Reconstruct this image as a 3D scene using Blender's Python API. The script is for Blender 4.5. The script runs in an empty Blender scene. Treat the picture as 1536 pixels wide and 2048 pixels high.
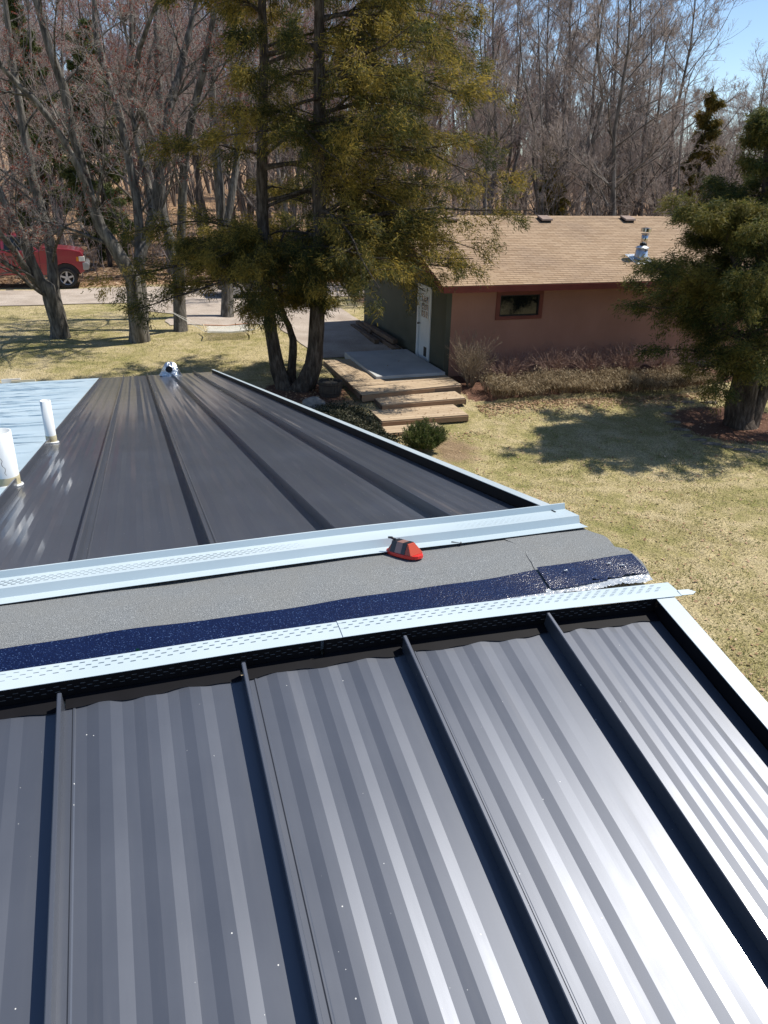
import bpy, bmesh, math, random
import numpy as np
from mathutils import Vector, Matrix

scene = bpy.context.scene
col = scene.collection
random.seed(7)
RNG = np.random.default_rng(11)

# ------------------------------------------------------------------ camera
PITCH, ROLL, FPX = math.radians(24.03), math.radians(1.18), 1511.5
CAM = np.array([0.0, 0.0, 5.0])
_f = np.array([0, math.cos(PITCH), -math.sin(PITCH)])
_r = np.array([1.0, 0, 0])
_u = np.cross(_r, _f)
CR = math.cos(ROLL) * _r + math.sin(ROLL) * _u
CU = -math.sin(ROLL) * _r + math.cos(ROLL) * _u
CF = _f
cam_data = bpy.data.cameras.new('camera')
cam = bpy.data.objects.new('camera', cam_data)
col.objects.link(cam)
mw = Matrix.Identity(4)
for i in range(3):
    mw[i][0], mw[i][1], mw[i][2], mw[i][3] = CR[i], CU[i], -CF[i], CAM[i]
cam.matrix_world = mw
cam_data.sensor_fit = 'HORIZONTAL'
cam_data.sensor_width = 36.0
cam_data.lens = 36.0 * FPX / 1536.0
cam_data.clip_start = 0.05
cam_data.clip_end = 3000
scene.camera = cam

# ------------------------------------------------------------------ sky, sun, exposure
SUN_AZ, SUN_EL = math.radians(67), math.radians(56.5)
world = bpy.data.worlds.new('World')
scene.world = world
world.use_nodes = True
wn = world.node_tree.nodes
sky = wn.new('ShaderNodeTexSky')
sky.sky_type = 'NISHITA'
sky.sun_disc = False
sky.sun_elevation = SUN_EL
sky.sun_rotation = SUN_AZ
sky.altitude = 1200
sky.air_density = 1.0
sky.dust_density = 0.2
sky.ozone_density = 2.5
bg = wn['Background']
bg.inputs['Strength'].default_value = 0.12
world.node_tree.links.new(sky.outputs[0], bg.inputs['Color'])
sun_data = bpy.data.lights.new('sun', 'SUN')
sun_data.energy = 5.0
sun_data.angle = math.radians(0.55)
sun_data.color = (1.0, 0.94, 0.84)
sun = bpy.data.objects.new('sun', sun_data)
col.objects.link(sun)
SUN_DIR = Vector((math.cos(SUN_EL) * math.sin(SUN_AZ), math.cos(SUN_EL) * math.cos(SUN_AZ), math.sin(SUN_EL)))
sun.rotation_euler = SUN_DIR.to_track_quat('Z', 'Y').to_euler()
sun.location = (30, 10, 40)
scene.view_settings.view_transform = 'Standard'
scene.view_settings.look = 'None'
scene.view_settings.exposure = 0.32
scene.view_settings.gamma = 1.0
scene.render.engine = 'CYCLES'
scene.cycles.max_bounces = 6
scene.cycles.transparent_max_bounces = 8
scene.cycles.caustics_reflective = False
scene.cycles.caustics_refractive = False
scene.cycles.use_denoising = True

# ------------------------------------------------------------------ frames of reference
Z = np.array([0, 0, 1.0])
PSI = math.radians(-18.5)
H = np.array([math.sin(PSI), math.cos(PSI), 0])
L = np.array([math.cos(PSI), -math.sin(PSI), 0])
AN, AF = math.radians(12.5), math.radians(10.8)
NN = Z * math.cos(AN) - H * math.sin(AN)
NF = Z * math.cos(AF) + H * math.sin(AF)
DN = -H * math.cos(AN) - Z * math.sin(AN)
DF = H * math.cos(AF) - Z * math.sin(AF)
RO = CAM + H * 1.753 - Z * 1.007          # a point on the house ridge


def near(u, w, n=0.0):
    return RO + L * u + DN * w + NN * n


def far(u, w, n=0.0):
    return RO + L * u + DF * w + NF * n


GP = math.radians(-18.9)
GH = np.array([math.sin(GP), math.cos(GP), 0])
GL = np.array([math.cos(GP), -math.sin(GP), 0])
GC = np.array([1.61, 21.33, 0.0])          # garage front-left corner, floor level


def ga(a, d, z=0.0):
    return GC + GL * a + GH * d + Z * z


def ad_of(x, y):
    q0, q1 = x - GC[0], y - GC[1]
    return q0 * GL[0] + q1 * GL[1], q0 * GH[0] + q1 * GH[1]


def ground_z(x, y):
    x = np.asarray(x, float); y = np.asarray(y, float)
    a, d = ad_of(x, y)
    xs = np.array([-60, -5.2, -3.6, -1.6, 2.2, 7, 20, 60, 110, 400])
    zs = np.array([-.66, -.64, -.58, -.32, -.20, -.04, 0.0, 1.0, 4.2, 16.0])
    w = 0
    for k in (-.8, 0, .8):
        w = w + np.interp(d + k, xs, zs)
    z = w / 3
    z = z + .018 * np.sin(x * .9 + y * .5) + .014 * np.sin(x * 1.7 - y * 1.3 + 1) + .02 * np.sin(x * .31 - y * .23)
    return z


def ray(px, py):
    d = CF * FPX + CR * (px - 768) + CU * (1024 - py)
    return d / np.linalg.norm(d)


def gnd(px, py):
    d = ray(px, py)
    z = -.2
    for _ in range(12):
        p = CAM + d * ((z - CAM[2]) / d[2])
        z = float(ground_z(p[0], p[1]))
    p[2] = z
    return p


def at_y(px, py, y):
    d = ray(px, py)
    return CAM + d * (y / d[1])


# ------------------------------------------------------------------ object helpers
def empty(name, loc, label=None, cat=None, group=None):
    o = bpy.data.objects.new(name, None)
    col.objects.link(o)
    o.location = Vector(loc)
    o.empty_display_size = .2
    if label: o['label'] = label
    if cat: o['category'] = cat
    if group: o['group'] = group
    return o


def link(name, me, mat=None, parent=None, kind=None, label=None, cat=None, group=None):
    o = bpy.data.objects.new(name, me)
    col.objects.link(o)
    if mat is not None and not me.materials:
        me.materials.append(mat)
    if parent is not None:
        o.parent = parent
        # meshes are written in world coordinates; only a top-level Empty stands away from the origin
        if parent.parent is None:
            o.matrix_parent_inverse = Matrix.Translation(-parent.location)
    if kind: o['kind'] = kind
    if label: o['label'] = label
    if cat: o['category'] = cat
    if group: o['group'] = group
    return o


def np_mesh(name, V, F, smooth=False):
    V = np.asarray(V, np.float32); F = np.asarray(F, np.int32)
    me = bpy.data.meshes.new(name)
    k = F.shape[1]
    me.vertices.add(len(V))
    me.vertices.foreach_set('co', V.ravel())
    me.loops.add(F.size)
    me.loops.foreach_set('vertex_index', F.ravel())
    me.polygons.add(len(F))
    me.polygons.foreach_set('loop_start', np.arange(0, F.size, k, dtype=np.int32))
    me.polygons.foreach_set('use_smooth', np.full(len(F), smooth, bool))
    me.update(calc_edges=True)
    return me


class MB:
    """collects vertices and polygons of one mesh"""
    def __init__(self):
        self.v = []; self.f = []

    def add(self, vs, fs):
        b = len(self.v)
        self.v += [tuple(float(c) for c in p) for p in vs]
        self.f += [tuple(i + b for i in q) for q in fs]
        return self

    def box8(self, p):
        return self.add(p, [(0, 3, 2, 1), (4, 5, 6, 7), (0, 1, 5, 4), (1, 2, 6, 5), (2, 3, 7, 6), (3, 0, 4, 7)])

    def boxf(self, fn, a0, a1, b0, b1, c0, c1):
        """box in a frame: fn(a, b, c) -> world point"""
        return self.box8([fn(a0, b0, c0), fn(a1, b0, c0), fn(a1, b1, c0), fn(a0, b1, c0),
                          fn(a0, b0, c1), fn(a1, b0, c1), fn(a1, b1, c1), fn(a0, b1, c1)])

    def prism(self, pts, fn, y0, y1):
        """polygon pts (x, z) pulled from y0 to y1; fn(x, y, z)"""
        n = len(pts)
        vs = [fn(x, y0, z) for x, z in pts] + [fn(x, y1, z) for x, z in pts]
        fs = [tuple(range(n)), tuple(range(2 * n - 1, n - 1, -1))]
        fs += [(i, i + n, (i + 1) % n + n, (i + 1) % n) for i in range(n)]
        return self.add(vs, fs)

    def tube(self, pts, rad, ns=8, caps=True):
        P = np.array(pts, float)[None]
        R = np.array(rad if hasattr(rad, '__len__') else [rad] * len(pts), float)[None]
        V, F = tubes(P, R, ns)
        b = len(self.v)
        self.add(V, [tuple(q) for q in F])
        if caps:
            n = len(pts)
            self.f.append(tuple(b + i for i in range(ns))[::-1])
            self.f.append(tuple(b + (n - 1) * ns + i for i in range(ns)))
        return self

    def build(self, name, mat, parent=None, smooth=False, **k):
        me = bpy.data.meshes.new(name)
        me.from_pydata(self.v, [], self.f)
        bm = bmesh.new(); bm.from_mesh(me)
        bmesh.ops.recalc_face_normals(bm, faces=bm.faces)
        bm.to_mesh(me); bm.free()
        if smooth:
            me.polygons.foreach_set('use_smooth', [True] * len(me.polygons))
        me.update()
        return link(name, me, mat, parent, **k)


def bevel(o, w, seg=2):
    m = o.modifiers.new('bevel', 'BEVEL'); m.width = w; m.segments = seg; m.limit_method = 'ANGLE'
    return o


def tubes(P, R, ns):
    P = np.asarray(P, float); R = np.asarray(R, float)
    B, N, _ = P.shape
    T = np.gradient(P, axis=1)
    T /= np.linalg.norm(T, axis=2, keepdims=True) + 1e-9
    m = T.mean(1)
    ref = np.where((np.abs(m[:, 2]) > .8)[:, None], np.array([[1.0, 0, 0]]), np.array([[0, 0, 1.0]]))[:, None, :]
    n1 = np.cross(T, np.broadcast_to(ref, T.shape)); n1 /= np.linalg.norm(n1, axis=2, keepdims=True) + 1e-9
    n2 = np.cross(T, n1)
    ang = np.arange(ns) * 2 * math.pi / ns
    V = P[:, :, None] + R[:, :, None, None] * (np.cos(ang)[None, None, :, None] * n1[:, :, None] + np.sin(ang)[None, None, :, None] * n2[:, :, None])
    idx = np.arange(B * N * ns).reshape(B, N, ns)
    a = idx[:, :-1]; b = idx[:, 1:]
    F = np.stack([a, b, np.roll(b, -1, 2), np.roll(a, -1, 2)], -1).reshape(-1, 4)
    return V.reshape(-1, 3), F


def merge(parts):
    Vs, Fs, n = [], [], 0
    for V, F in parts:
        Vs.append(V); Fs.append(F + n); n += len(V)
    return np.concatenate(Vs), np.concatenate(Fs)


def grid_mesh(P):
    """P (n, m, 3) -> quads"""
    n, m, _ = P.shape
    idx = np.arange(n * m).reshape(n, m)
    F = np.stack([idx[:-1, :-1], idx[1:, :-1], idx[1:, 1:], idx[:-1, 1:]], -1).reshape(-1, 4)
    return P.reshape(-1, 3), F


def copy_thing(root, loc, rz, sc, label=None):
    r = root.copy(); col.objects.link(r)
    r.location = Vector(loc); r.rotation_euler = (0, 0, rz); r.scale = (sc[0], sc[1], sc[2])
    if label: r['label'] = label
    for ch in root.children:
        c = ch.copy(); col.objects.link(c); c.parent = r
    return r


# ------------------------------------------------------------------ materials
def new_mat(name):
    m = bpy.data.materials.new(name); m.use_nodes = True
    return m, m.node_tree.nodes, m.node_tree.links, m.node_tree.nodes['Principled BSDF']


def ramp(nodes, stops):
    r = nodes.new('ShaderNodeValToRGB')
    while len(r.color_ramp.elements) < len(stops):
        r.color_ramp.elements.new(.5)
    for e, (p, c) in zip(r.color_ramp.elements, stops):
        e.position = p; e.color = (c[0], c[1], c[2], 1)
    return r


def noise(nodes, links, scale, detail=4, vs=None, rough=.55, src='Object', dist=0.0):
    tc = nodes.new('ShaderNodeTexCoord')
    n = nodes.new('ShaderNodeTexNoise')
    n.inputs['Scale'].default_value = scale; n.inputs['Detail'].default_value = detail
    n.inputs['Roughness'].default_value = rough; n.inputs['Distortion'].default_value = dist
    if vs:
        mp = nodes.new('ShaderNodeMapping'); mp.inputs['Scale'].default_value = vs
        if len(vs) == 3 and vs != (1, 1, 1):
            mp.inputs['Rotation'].default_value = (0, 0, 0)
        links.new(tc.outputs[src], mp.inputs['Vector']); links.new(mp.outputs[0], n.inputs['Vector'])
    else:
        links.new(tc.outputs[src], n.inputs['Vector'])
    return n


def mixc(nodes, links, fac, a, b, mode='MIX'):
    m = nodes.new('ShaderNodeMix'); m.data_type = 'RGBA'; m.blend_type = mode
    for key, val in ((0, fac), (6, a), (7, b)):
        if isinstance(val, (int, float)):
            m.inputs[key].default_value = val
        elif isinstance(val, tuple):
            m.inputs[key].default_value = (*val[:3], 1)
        else:
            links.new(val, m.inputs[key])
    return m.outputs[2]


def mathn(nodes, links, op, a, b=None, clamp=False):
    m = nodes.new('ShaderNodeMath'); m.operation = op; m.use_clamp = clamp
    for i, v in enumerate((a, b)):
        if v is None: continue
        if isinstance(v, (int, float)): m.inputs[i].default_value = v
        else: links.new(v, m.inputs[i])
    return m.outputs[0]


def mapr(nodes, links, v, a0, a1, b0=0.0, b1=1.0):
    m = nodes.new('ShaderNodeMapRange')
    m.inputs[1].default_value = a0; m.inputs[2].default_value = a1
    m.inputs[3].default_value = b0; m.inputs[4].default_value = b1
    links.new(v, m.inputs[0])
    return m.outputs[0]


def bump(nodes, links, bsdf, hgt, strength, dist=.02):
    b = nodes.new('ShaderNodeBump'); b.inputs['Strength'].default_value = strength; b.inputs['Distance'].default_value = dist
    links.new(hgt, b.inputs['Height']); links.new(b.outputs[0], bsdf.inputs['Normal'])


def pm(name, stops, scale=4, detail=4, rough=.8, bmp=0, bscale=None, bdist=.01, metal=0, spec=.5, vs=None, rvar=0):
    m, n, l, p = new_mat(name)
    if len(stops) == 1:
        c = stops[0]; stops = [(.3, tuple(x * .86 for x in c)), (.7, tuple(min(1, x * 1.12) for x in c))]
    t = noise(n, l, scale, detail, vs)
    r = ramp(n, stops); l.new(t.outputs[0], r.inputs[0]); l.new(r.outputs[0], p.inputs['Base Color'])
    p.inputs['Roughness'].default_value = rough; p.inputs['Metallic'].default_value = metal
    p.inputs['Specular IOR Level'].default_value = spec
    if rvar:
        l.new(mapr(n, l, t.outputs[0], .3, .7, rough - rvar, rough + rvar), p.inputs['Roughness'])
    if bmp:
        b = noise(n, l, bscale or scale * 3, 5, vs)
        bump(n, l, p, b.outputs[0], bmp, bdist)
    return m


def bark_mat(name, c0, c1, c2, sc=9):
    m, n, l, p = new_mat(name)
    t = noise(n, l, sc, 6, (1, 1, .22), .65)
    r = ramp(n, [(.32, c0), (.5, c1), (.68, c2)]); l.new(t.outputs[0], r.inputs[0])
    l.new(r.outputs[0], p.inputs['Base Color']); p.inputs['Roughness'].default_value = .9
    p.inputs['Specular IOR Level'].default_value = .2
    bump(n, l, p, t.outputs[0], .9, .05)
    return m


def leaf_mat(name, c_a, c_b, c_c, scale=.9, trans=.3, thr=(.36, .5, .64)):
    m, n, l, p = new_mat(name)
    t = noise(n, l, scale, 3)
    geo = n.new('ShaderNodeNewGeometry')
    f = mathn(n, l, 'ADD', t.outputs[0], mathn(n, l, 'MULTIPLY', mathn(n, l, 'SUBTRACT', geo.outputs['Random Per Island'], .5), .34))
    r = ramp(n, [(thr[0], c_a), (thr[1], c_b), (thr[2], c_c)]); l.new(f, r.inputs[0])
    l.new(r.outputs[0], p.inputs['Base Color']); p.inputs['Roughness'].default_value = .65
    p.inputs['Specular IOR Level'].default_value = .25
    tr = n.new('ShaderNodeBsdfTranslucent'); l.new(r.outputs[0], tr.inputs['Color'])
    mx = n.new('ShaderNodeMixShader'); mx.inputs[0].default_value = trans
    l.new(p.outputs[0], mx.inputs[1]); l.new(tr.outputs[0], mx.inputs[2])
    l.new(mx.outputs[0], n['Material Output'].inputs['Surface'])
    return m


PSI_MAT = math.radians(-18.5)


def metal_roof_mat(name, base, rough, metal, speck=True):
    m, n, l, p = new_mat(name)
    dust = noise(n, l, 2.2, 5, None, .6)
    c = mixc(n, l, mapr(n, l, dust.outputs[0], .45, .8, 0, .35), base, tuple(x * 1.25 + .012 for x in base))
    if speck:
        tc = n.new('ShaderNodeTexCoord')
        v = n.new('ShaderNodeTexVoronoi'); v.inputs['Scale'].default_value = 70
        l.new(tc.outputs['Object'], v.inputs['Vector'])
        patch = noise(n, l, 3.1, 3)
        sep = n.new('ShaderNodeSeparateColor'); l.new(v.outputs['Color'], sep.inputs[0])
        near_c = mathn(n, l, 'LESS_THAN', v.outputs['Distance'], mathn(n, l, 'MULTIPLY', mathn(n, l, 'POWER', sep.outputs[1], 2.0), .10))
        rare = mathn(n, l, 'GREATER_THAN', sep.outputs[0], mapr(n, l, patch.outputs[0], .35, .7, .94, .50))
        s = mathn(n, l, 'MULTIPLY', near_c, rare)
        c = mixc(n, l, s, c, (.62, .62, .6))
        l.new(mathn(n, l, 'MULTIPLY', mathn(n, l, 'SUBTRACT', 1.0, s), metal), p.inputs['Metallic'])
    else:
        p.inputs['Metallic'].default_value = metal
    tcs = n.new('ShaderNodeTexCoord')
    r1 = n.new('ShaderNodeMapping'); r1.inputs['Rotation'].default_value = (0, 0, PSI_MAT)
    r2 = n.new('ShaderNodeMapping'); r2.inputs['Scale'].default_value = (26, 1.1, 6)
    st_ = n.new('ShaderNodeTexNoise'); st_.inputs['Scale'].default_value = 1.0; st_.inputs['Detail'].default_value = 6; st_.inputs['Roughness'].default_value = .65
    l.new(tcs.outputs['Object'], r1.inputs[0]); l.new(r1.outputs[0], r2.inputs[0]); l.new(r2.outputs[0], st_.inputs['Vector'])
    c = mixc(n, l, mapr(n, l, st_.outputs[0], .55, .8, 0, .10), c, (.20, .19, .18))
    rr_ = mathn(n, l, 'ADD', mapr(n, l, dust.outputs[0], .3, .75, rough - .03, rough + .05), mapr(n, l, st_.outputs[0], .4, .75, -.01, .035))
    l.new(rr_, p.inputs['Roughness'])
    l.new(c, p.inputs['Base Color'])
    p.inputs['Coat Weight'].default_value = .45; p.inputs['Coat Roughness'].default_value = .09
    wob = noise(n, l, 3.0, 2)
    bump(n, l, p, wob.outputs[0], .02, .02)
    return m


m_roof = metal_roof_mat('dark_bronze_panel_paint', (.084, .094, .118), .41, .42)
m_roof_far = m_roof
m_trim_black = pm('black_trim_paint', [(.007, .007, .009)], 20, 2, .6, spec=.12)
m_slotlight = pm('slot_painted_daylight', [(.09, .09, .095)], 20, 2, .6)  # solid slot strips; daylight leaking through is put into this grey
m_slotdark = pm('slot_painted_shade', [(.23, .28, .31)], 20, 2, .7)  # solid louvre strips; their shade is put into this darker blue-grey
m_film = pm('pale_protective_film_metal', [(.35, (.42, .505, .55)), (.65, (.49, .57, .61))], 1.5, 3, .38, spec=.4)
m_white = pm('white_painted_trim', [(.35, (.40, .47, .505)), (.7, (.46, .525, .56))], 2, 3, .4)

# granular membrane
m_memb, n, l, p = new_mat('grey_granulated_membrane')
t1 = noise(n, l, 420, 2); t2 = noise(n, l, 5, 4, None, .6)
g = ramp(n, [(.3, (.10, .11, .115)), (.5, (.17, .182, .188)), (.64, (.25, .265, .27)), (.74, (.5, .52, .52))]); l.new(t1.outputs[0], g.inputs[0])
l.new(mixc(n, l, mapr(n, l, t2.outputs[0], .35, .7, .0, .45), g.outputs[0], (.20, .195, .175)), p.inputs['Base Color'])
p.inputs['Roughness'].default_value = .75
bump(n, l, p, t1.outputs[0], .7, .004)
# navy film; its sparkles are painted in by the palest ramp stop
m_navy, n, l, p = new_mat('navy_release_film')
t1 = noise(n, l, 260, 2); tw = noise(n, l, 14, 3)
g = ramp(n, [(.42, (.003, .006, .030)), (.62, (.004, .011, .052)), (.74, (.08, .13, .24))]); l.new(t1.outputs[0], g.inputs[0])
l.new(g.outputs[0], p.inputs['Base Color']); p.inputs['Roughness'].default_value = .22
bump(n, l, p, mathn(n, l, 'ADD', t1.outputs[0], mathn(n, l, 'MULTIPLY', tw.outputs[0], 1.2)), .35, .003)
m_clear = pm('crinkled_clear_film', [(.3, (.22, .26, .31)), (.6, (.40, .43, .46))], 60, 4, .18, .7, 90, .004, spec=.8)
# light blue underlayment
m_under, n, l, p = new_mat('pale_blue_underlayment')
t1 = noise(n, l, 1.6, 5); g = ramp(n, [(.3, (.32, .42, .49)), (.6, (.40, .50, .565)), (.8, (.46, .55, .60))])
l.new(t1.outputs[0], g.inputs[0]); l.new(g.outputs[0], p.inputs['Base Color']); p.inputs['Roughness'].default_value = .55
m_pvc, n, l, p = new_mat('white_pvc')
t1 = noise(n, l, 12, 4, (1, 1, .3)); g = ramp(n, [(.3, (.60, .64, .66)), (.6, (.74, .76, .76))]); l.new(t1.outputs[0], g.inputs[0])
tc = n.new('ShaderNodeTexCoord'); sp = n.new('ShaderNodeSeparateXYZ'); l.new(tc.outputs['Object'], sp.inputs[0])
l.new(g.outputs[0], p.inputs['Base Color']); p.inputs['Roughness'].default_value = .35
m_pvc_tan = pm('tan_stained_pvc', [(.3, (.36, .30, .17)), (.6, (.50, .45, .30)), (.8, (.6, .57, .45))], 18, 4, .45)
m_pvc_in = pm('pipe_inside', [(.10, .09, .08)], 10, 2, .8)
m_foil = pm('crumpled_foil', [(.3, (.45, .46, .48)), (.7, (.75, .76, .78))], 25, 3, .22, .9, 22, .03, metal=1)
m_housewall = pm('house_siding', [(.30, .27, .22)], 3, 3, .8, .2, 40)
m_wood_raw = pm('raw_lumber', [(.3, (.45, .36, .22)), (.7, (.60, .50, .34))], 3, 4, .75, .2, 30, .004, vs=(1, 8, 8))
m_wood_white = pm('white_offcut', [(.66, .62, .55)], 4, 3, .7)

m_gwall, n, l, p = new_mat('brown_stucco_wall')
t1 = noise(n, l, 1.1, 4); g = ramp(n, [(.3, (.30, .160, .118)), (.7, (.355, .195, .146))]); l.new(t1.outputs[0], g.inputs[0])
t2 = noise(n, l, 3.0, 4, (6, 6, .5)); l.new(mixc(n, l, mapr(n, l, t2.outputs[0], .55, .8, 0, .22), g.outputs[0], (.26, .14, .095)), p.inputs['Base Color'])
p.inputs['Roughness'].default_value = .85; p.inputs['Specular IOR Level'].default_value = .25
t3 = noise(n, l, 60, 3); bump(n, l, p, t3.outputs[0], .25, .006)
m_ggreen = pm('dark_green_wall', [(.3, (.065, .070, .052)), (.7, (.088, .094, .070))], 1.2, 4, .85, .25, 50, .006)
m_fascia = pm('red_fascia_paint', [(.3, (.15, .024, .017)), (.7, (.20, .037, .025))], 2.5, 4, .6)
m_winframe = pm('dark_red_window_frame', [(.3, (.13, .03, .022)), (.7, (.17, .042, .03))], 4, 4, .55)
m_glass_dark, n, l, p = new_mat('dark_window_glass')
p.inputs['Base Color'].default_value = (.008, .010, .010, 1); p.inputs['Roughness'].default_value = .04
tw = noise(n, l, 2.5, 2); bump(n, l, p, tw.outputs[0], .08, .02)
m_door = pm('white_door_paint', [(.3, (.62, .68, .74)), (.7, (.70, .75, .80))], 3, 3, .45)
m_dark = pm('near_black', [(.012, .011, .012)], 5, 2, .6)
m_galv = pm('galvanised_steel', [(.3, (.50, .54, .58)), (.7, (.68, .72, .76))], 9, 4, .33, metal=.75, rvar=.08)
m_chrome = pm('stainless_pipe', [(.55, .53, .52)], 8, 2, .16, metal=1)
m_ventbox = pm('brown_vent_cap', [(.3, (.20, .14, .11)), (.7, (.27, .19, .15))], 6, 3, .55)

m_shingle, n, l, p = new_mat('tan_asphalt_shingles')
geo = n.new('ShaderNodeNewGeometry')
t1 = noise(n, l, .55, 5, None, .6); t2 = noise(n, l, 60, 3)
g = ramp(n, [(0, (.33, .23, .145)), (.5, (.375, .268, .175)), (1, (.415, .302, .202))]); l.new(geo.outputs['Random Per Island'], g.inputs[0])
c = mixc(n, l, mapr(n, l, t1.outputs[0], .48, .72, 0, .5), g.outputs[0], (.20, .145, .11))
l.new(mixc(n, l, mapr(n, l, t2.outputs[0], .35, .65, 0, .25), c, (.16, .12, .09)), p.inputs['Base Color'])
p.inputs['Roughness'].default_value = .9; p.inputs['Specular IOR Level'].default_value = .2
m_shingle_base = pm('dark_shingle_base', [(.12, .085, .06)], 6, 3, .9)  # dark brown roof deck under the shingle tabs

m_deck, n, l, p = new_mat('tan_deck_boards')
oi = n.new('ShaderNodeObjectInfo'); t1 = noise(n, l, 3, 5, (3, 3, 3), .6)
f = mathn(n, l, 'ADD', mathn(n, l, 'MULTIPLY', oi.outputs['Random'], .5), mathn(n, l, 'MULTIPLY', t1.outputs[0], .5))
g = ramp(n, [(.15, (.34, .25, .16)), (.5, (.43, .325, .215)), (.85, (.50, .39, .27))]); l.new(f, g.inputs[0])
t2 = noise(n, l, 4, 4); l.new(mixc(n, l, mapr(n, l, t2.outputs[0], .55, .8, 0, .4), g.outputs[0], (.22, .16, .11)), p.inputs['Base Color'])
p.inputs['Roughness'].default_value = .8
m_riser = pm('brown_step_riser', [(.3, (.24, .145, .082)), (.7, (.31, .195, .115))], 3, 4, .8)
m_slab = pm('grey_concrete_slab', [(.3, (.36, .37, .38)), (.55, (.46, .47, .47)), (.75, (.52, .52, .51))], 1.3, 6, .85, .2, 40, .005)
m_timber = pm('weathered_timber', [(.3, (.10, .065, .045)), (.7, (.17, .12, .085))], 3, 4, .85, .4, 15, .01)
m_barrel = pm('old_barrel_staves', [(.3, (.045, .034, .027)), (.7, (.085, .066, .052))], 8, 4, .8, .4, 25, .01)
m_hoop = pm('rusty_hoop', [(.05, .038, .032)], 12, 3, .6, metal=.4)
m_soil = pm('dry_soil', [(.3, (.20, .15, .10)), (.7, (.36, .28, .19))], 14, 5, .95, .6, 30, .02)
m_rock = pm('grey_rock', [(.3, (.14, .13, .12)), (.5, (.24, .22, .20)), (.75, (.36, .33, .30))], 6, 6, .9, .6, 14, .03)

# terrain material with masks from the terrain mesh
m_gnd, n, l, p = new_mat('lawn_and_forest_floor')


def attr(name):
    a = n.new('ShaderNodeAttribute'); a.attribute_name = name
    return a.outputs['Fac']


tn = noise(n, l, .42, 4, None, .6); tm = noise(n, l, 2.6, 4, None, .6); tf = noise(n, l, 34, 4, None, .7)
mixf = mathn(n, l, 'ADD', mathn(n, l, 'MULTIPLY', tn.outputs[0], .55), mathn(n, l, 'MULTIPLY', tm.outputs[0], .45))
grass = ramp(n, [(.36, (.27, .26, .10)), (.46, (.41, .355, .175)), (.54, (.53, .445, .26)), (.64, (.60, .505, .32))]); l.new(mixf, grass.inputs[0])
fine = ramp(n, [(.35, (.28, .28, .26)), (.5, (.80, .80, .78)), (.65, (1.35, 1.32, 1.22))]); l.new(tf.outputs[0], fine.inputs[0])
gcol = mixc(n, l, .85, grass.outputs[0], fine.outputs[0], 'MULTIPLY')
tl = n.new('ShaderNodeTexVoronoi'); tl.inputs['Scale'].default_value = 7.5
tcx = n.new('ShaderNodeTexCoord'); l.new(tcx.outputs['Object'], tl.inputs['Vector'])
litter = ramp(n, [(0, (.17, .10, .06)), (.35, (.32, .195, .115)), (.7, (.45, .29, .18)), (1, (.56, .42, .29))])
sepc = n.new('ShaderNodeSeparateColor'); l.new(tl.outputs['Color'], sepc.inputs[0]); l.new(sepc.outputs[0], litter.inputs[0])
lcol = mixc(n, l, .8, litter.outputs[0], fine.outputs[0], 'MULTIPLY')
mul = ramp(n, [(.3, (.075, .038, .026)), (.5, (.155, .083, .058)), (.7, (.27, .165, .12))]); tmu = noise(n, l, 22, 4, (1, 2.2, 1), .7); l.new(tmu.outputs[0], mul.inputs[0])
dirt = ramp(n, [(.3, (.22, .15, .09)), (.7, (.36, .265, .17))]); l.new(tm.outputs[0], dirt.inputs[0])
dcol = mixc(n, l, .6, dirt.outputs[0], fine.outputs[0], 'MULTIPLY')
edge = mathn(n, l, 'MULTIPLY', mathn(n, l, 'SUBTRACT', tm.outputs[0], .5), .9)


def msk(nm, lo=.4, hi=.6):
    return mapr(n, l, mathn(n, l, 'ADD', attr(nm), edge), lo, hi)


cc = mixc(n, l, msk('forest'), gcol, lcol)
cc = mixc(n, l, msk('dirt', .35, .75), cc, dcol)
cc = mixc(n, l, msk('mulch'), cc, mul.outputs[0])
l.new(cc, p.inputs['Base Color']); p.inputs['Roughness'].default_value = .95; p.inputs['Specular IOR Level'].default_value = .1
bump(n, l, p, mathn(n, l, 'ADD', tf.outputs[0], mathn(n, l, 'MULTIPLY', tm.outputs[0], 2.0)), .9, .05)

m_drive, n, l, p = new_mat('pale_gravel_driveway')
t1 = noise(n, l, 1.0, 5, None, .6); t2 = noise(n, l, 38, 4, None, .7)
g = ramp(n, [(.3, (.36, .30, .25)), (.55, (.46, .395, .335)), (.75, (.54, .47, .41))]); l.new(t1.outputs[0], g.inputs[0])
f2 = ramp(n, [(.3, (.5, .5, .5)), (.6, (1.1, 1.1, 1.1))]); l.new(t2.outputs[0], f2.inputs[0])
l.new(mixc(n, l, .8, g.outputs[0], f2.outputs[0], 'MULTIPLY'), p.inputs['Base Color']); p.inputs['Roughness'].default_value = .95
p.inputs['Specular IOR Level'].default_value = .15
bump(n, l, p, t2.outputs[0], .6, .03)

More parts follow.
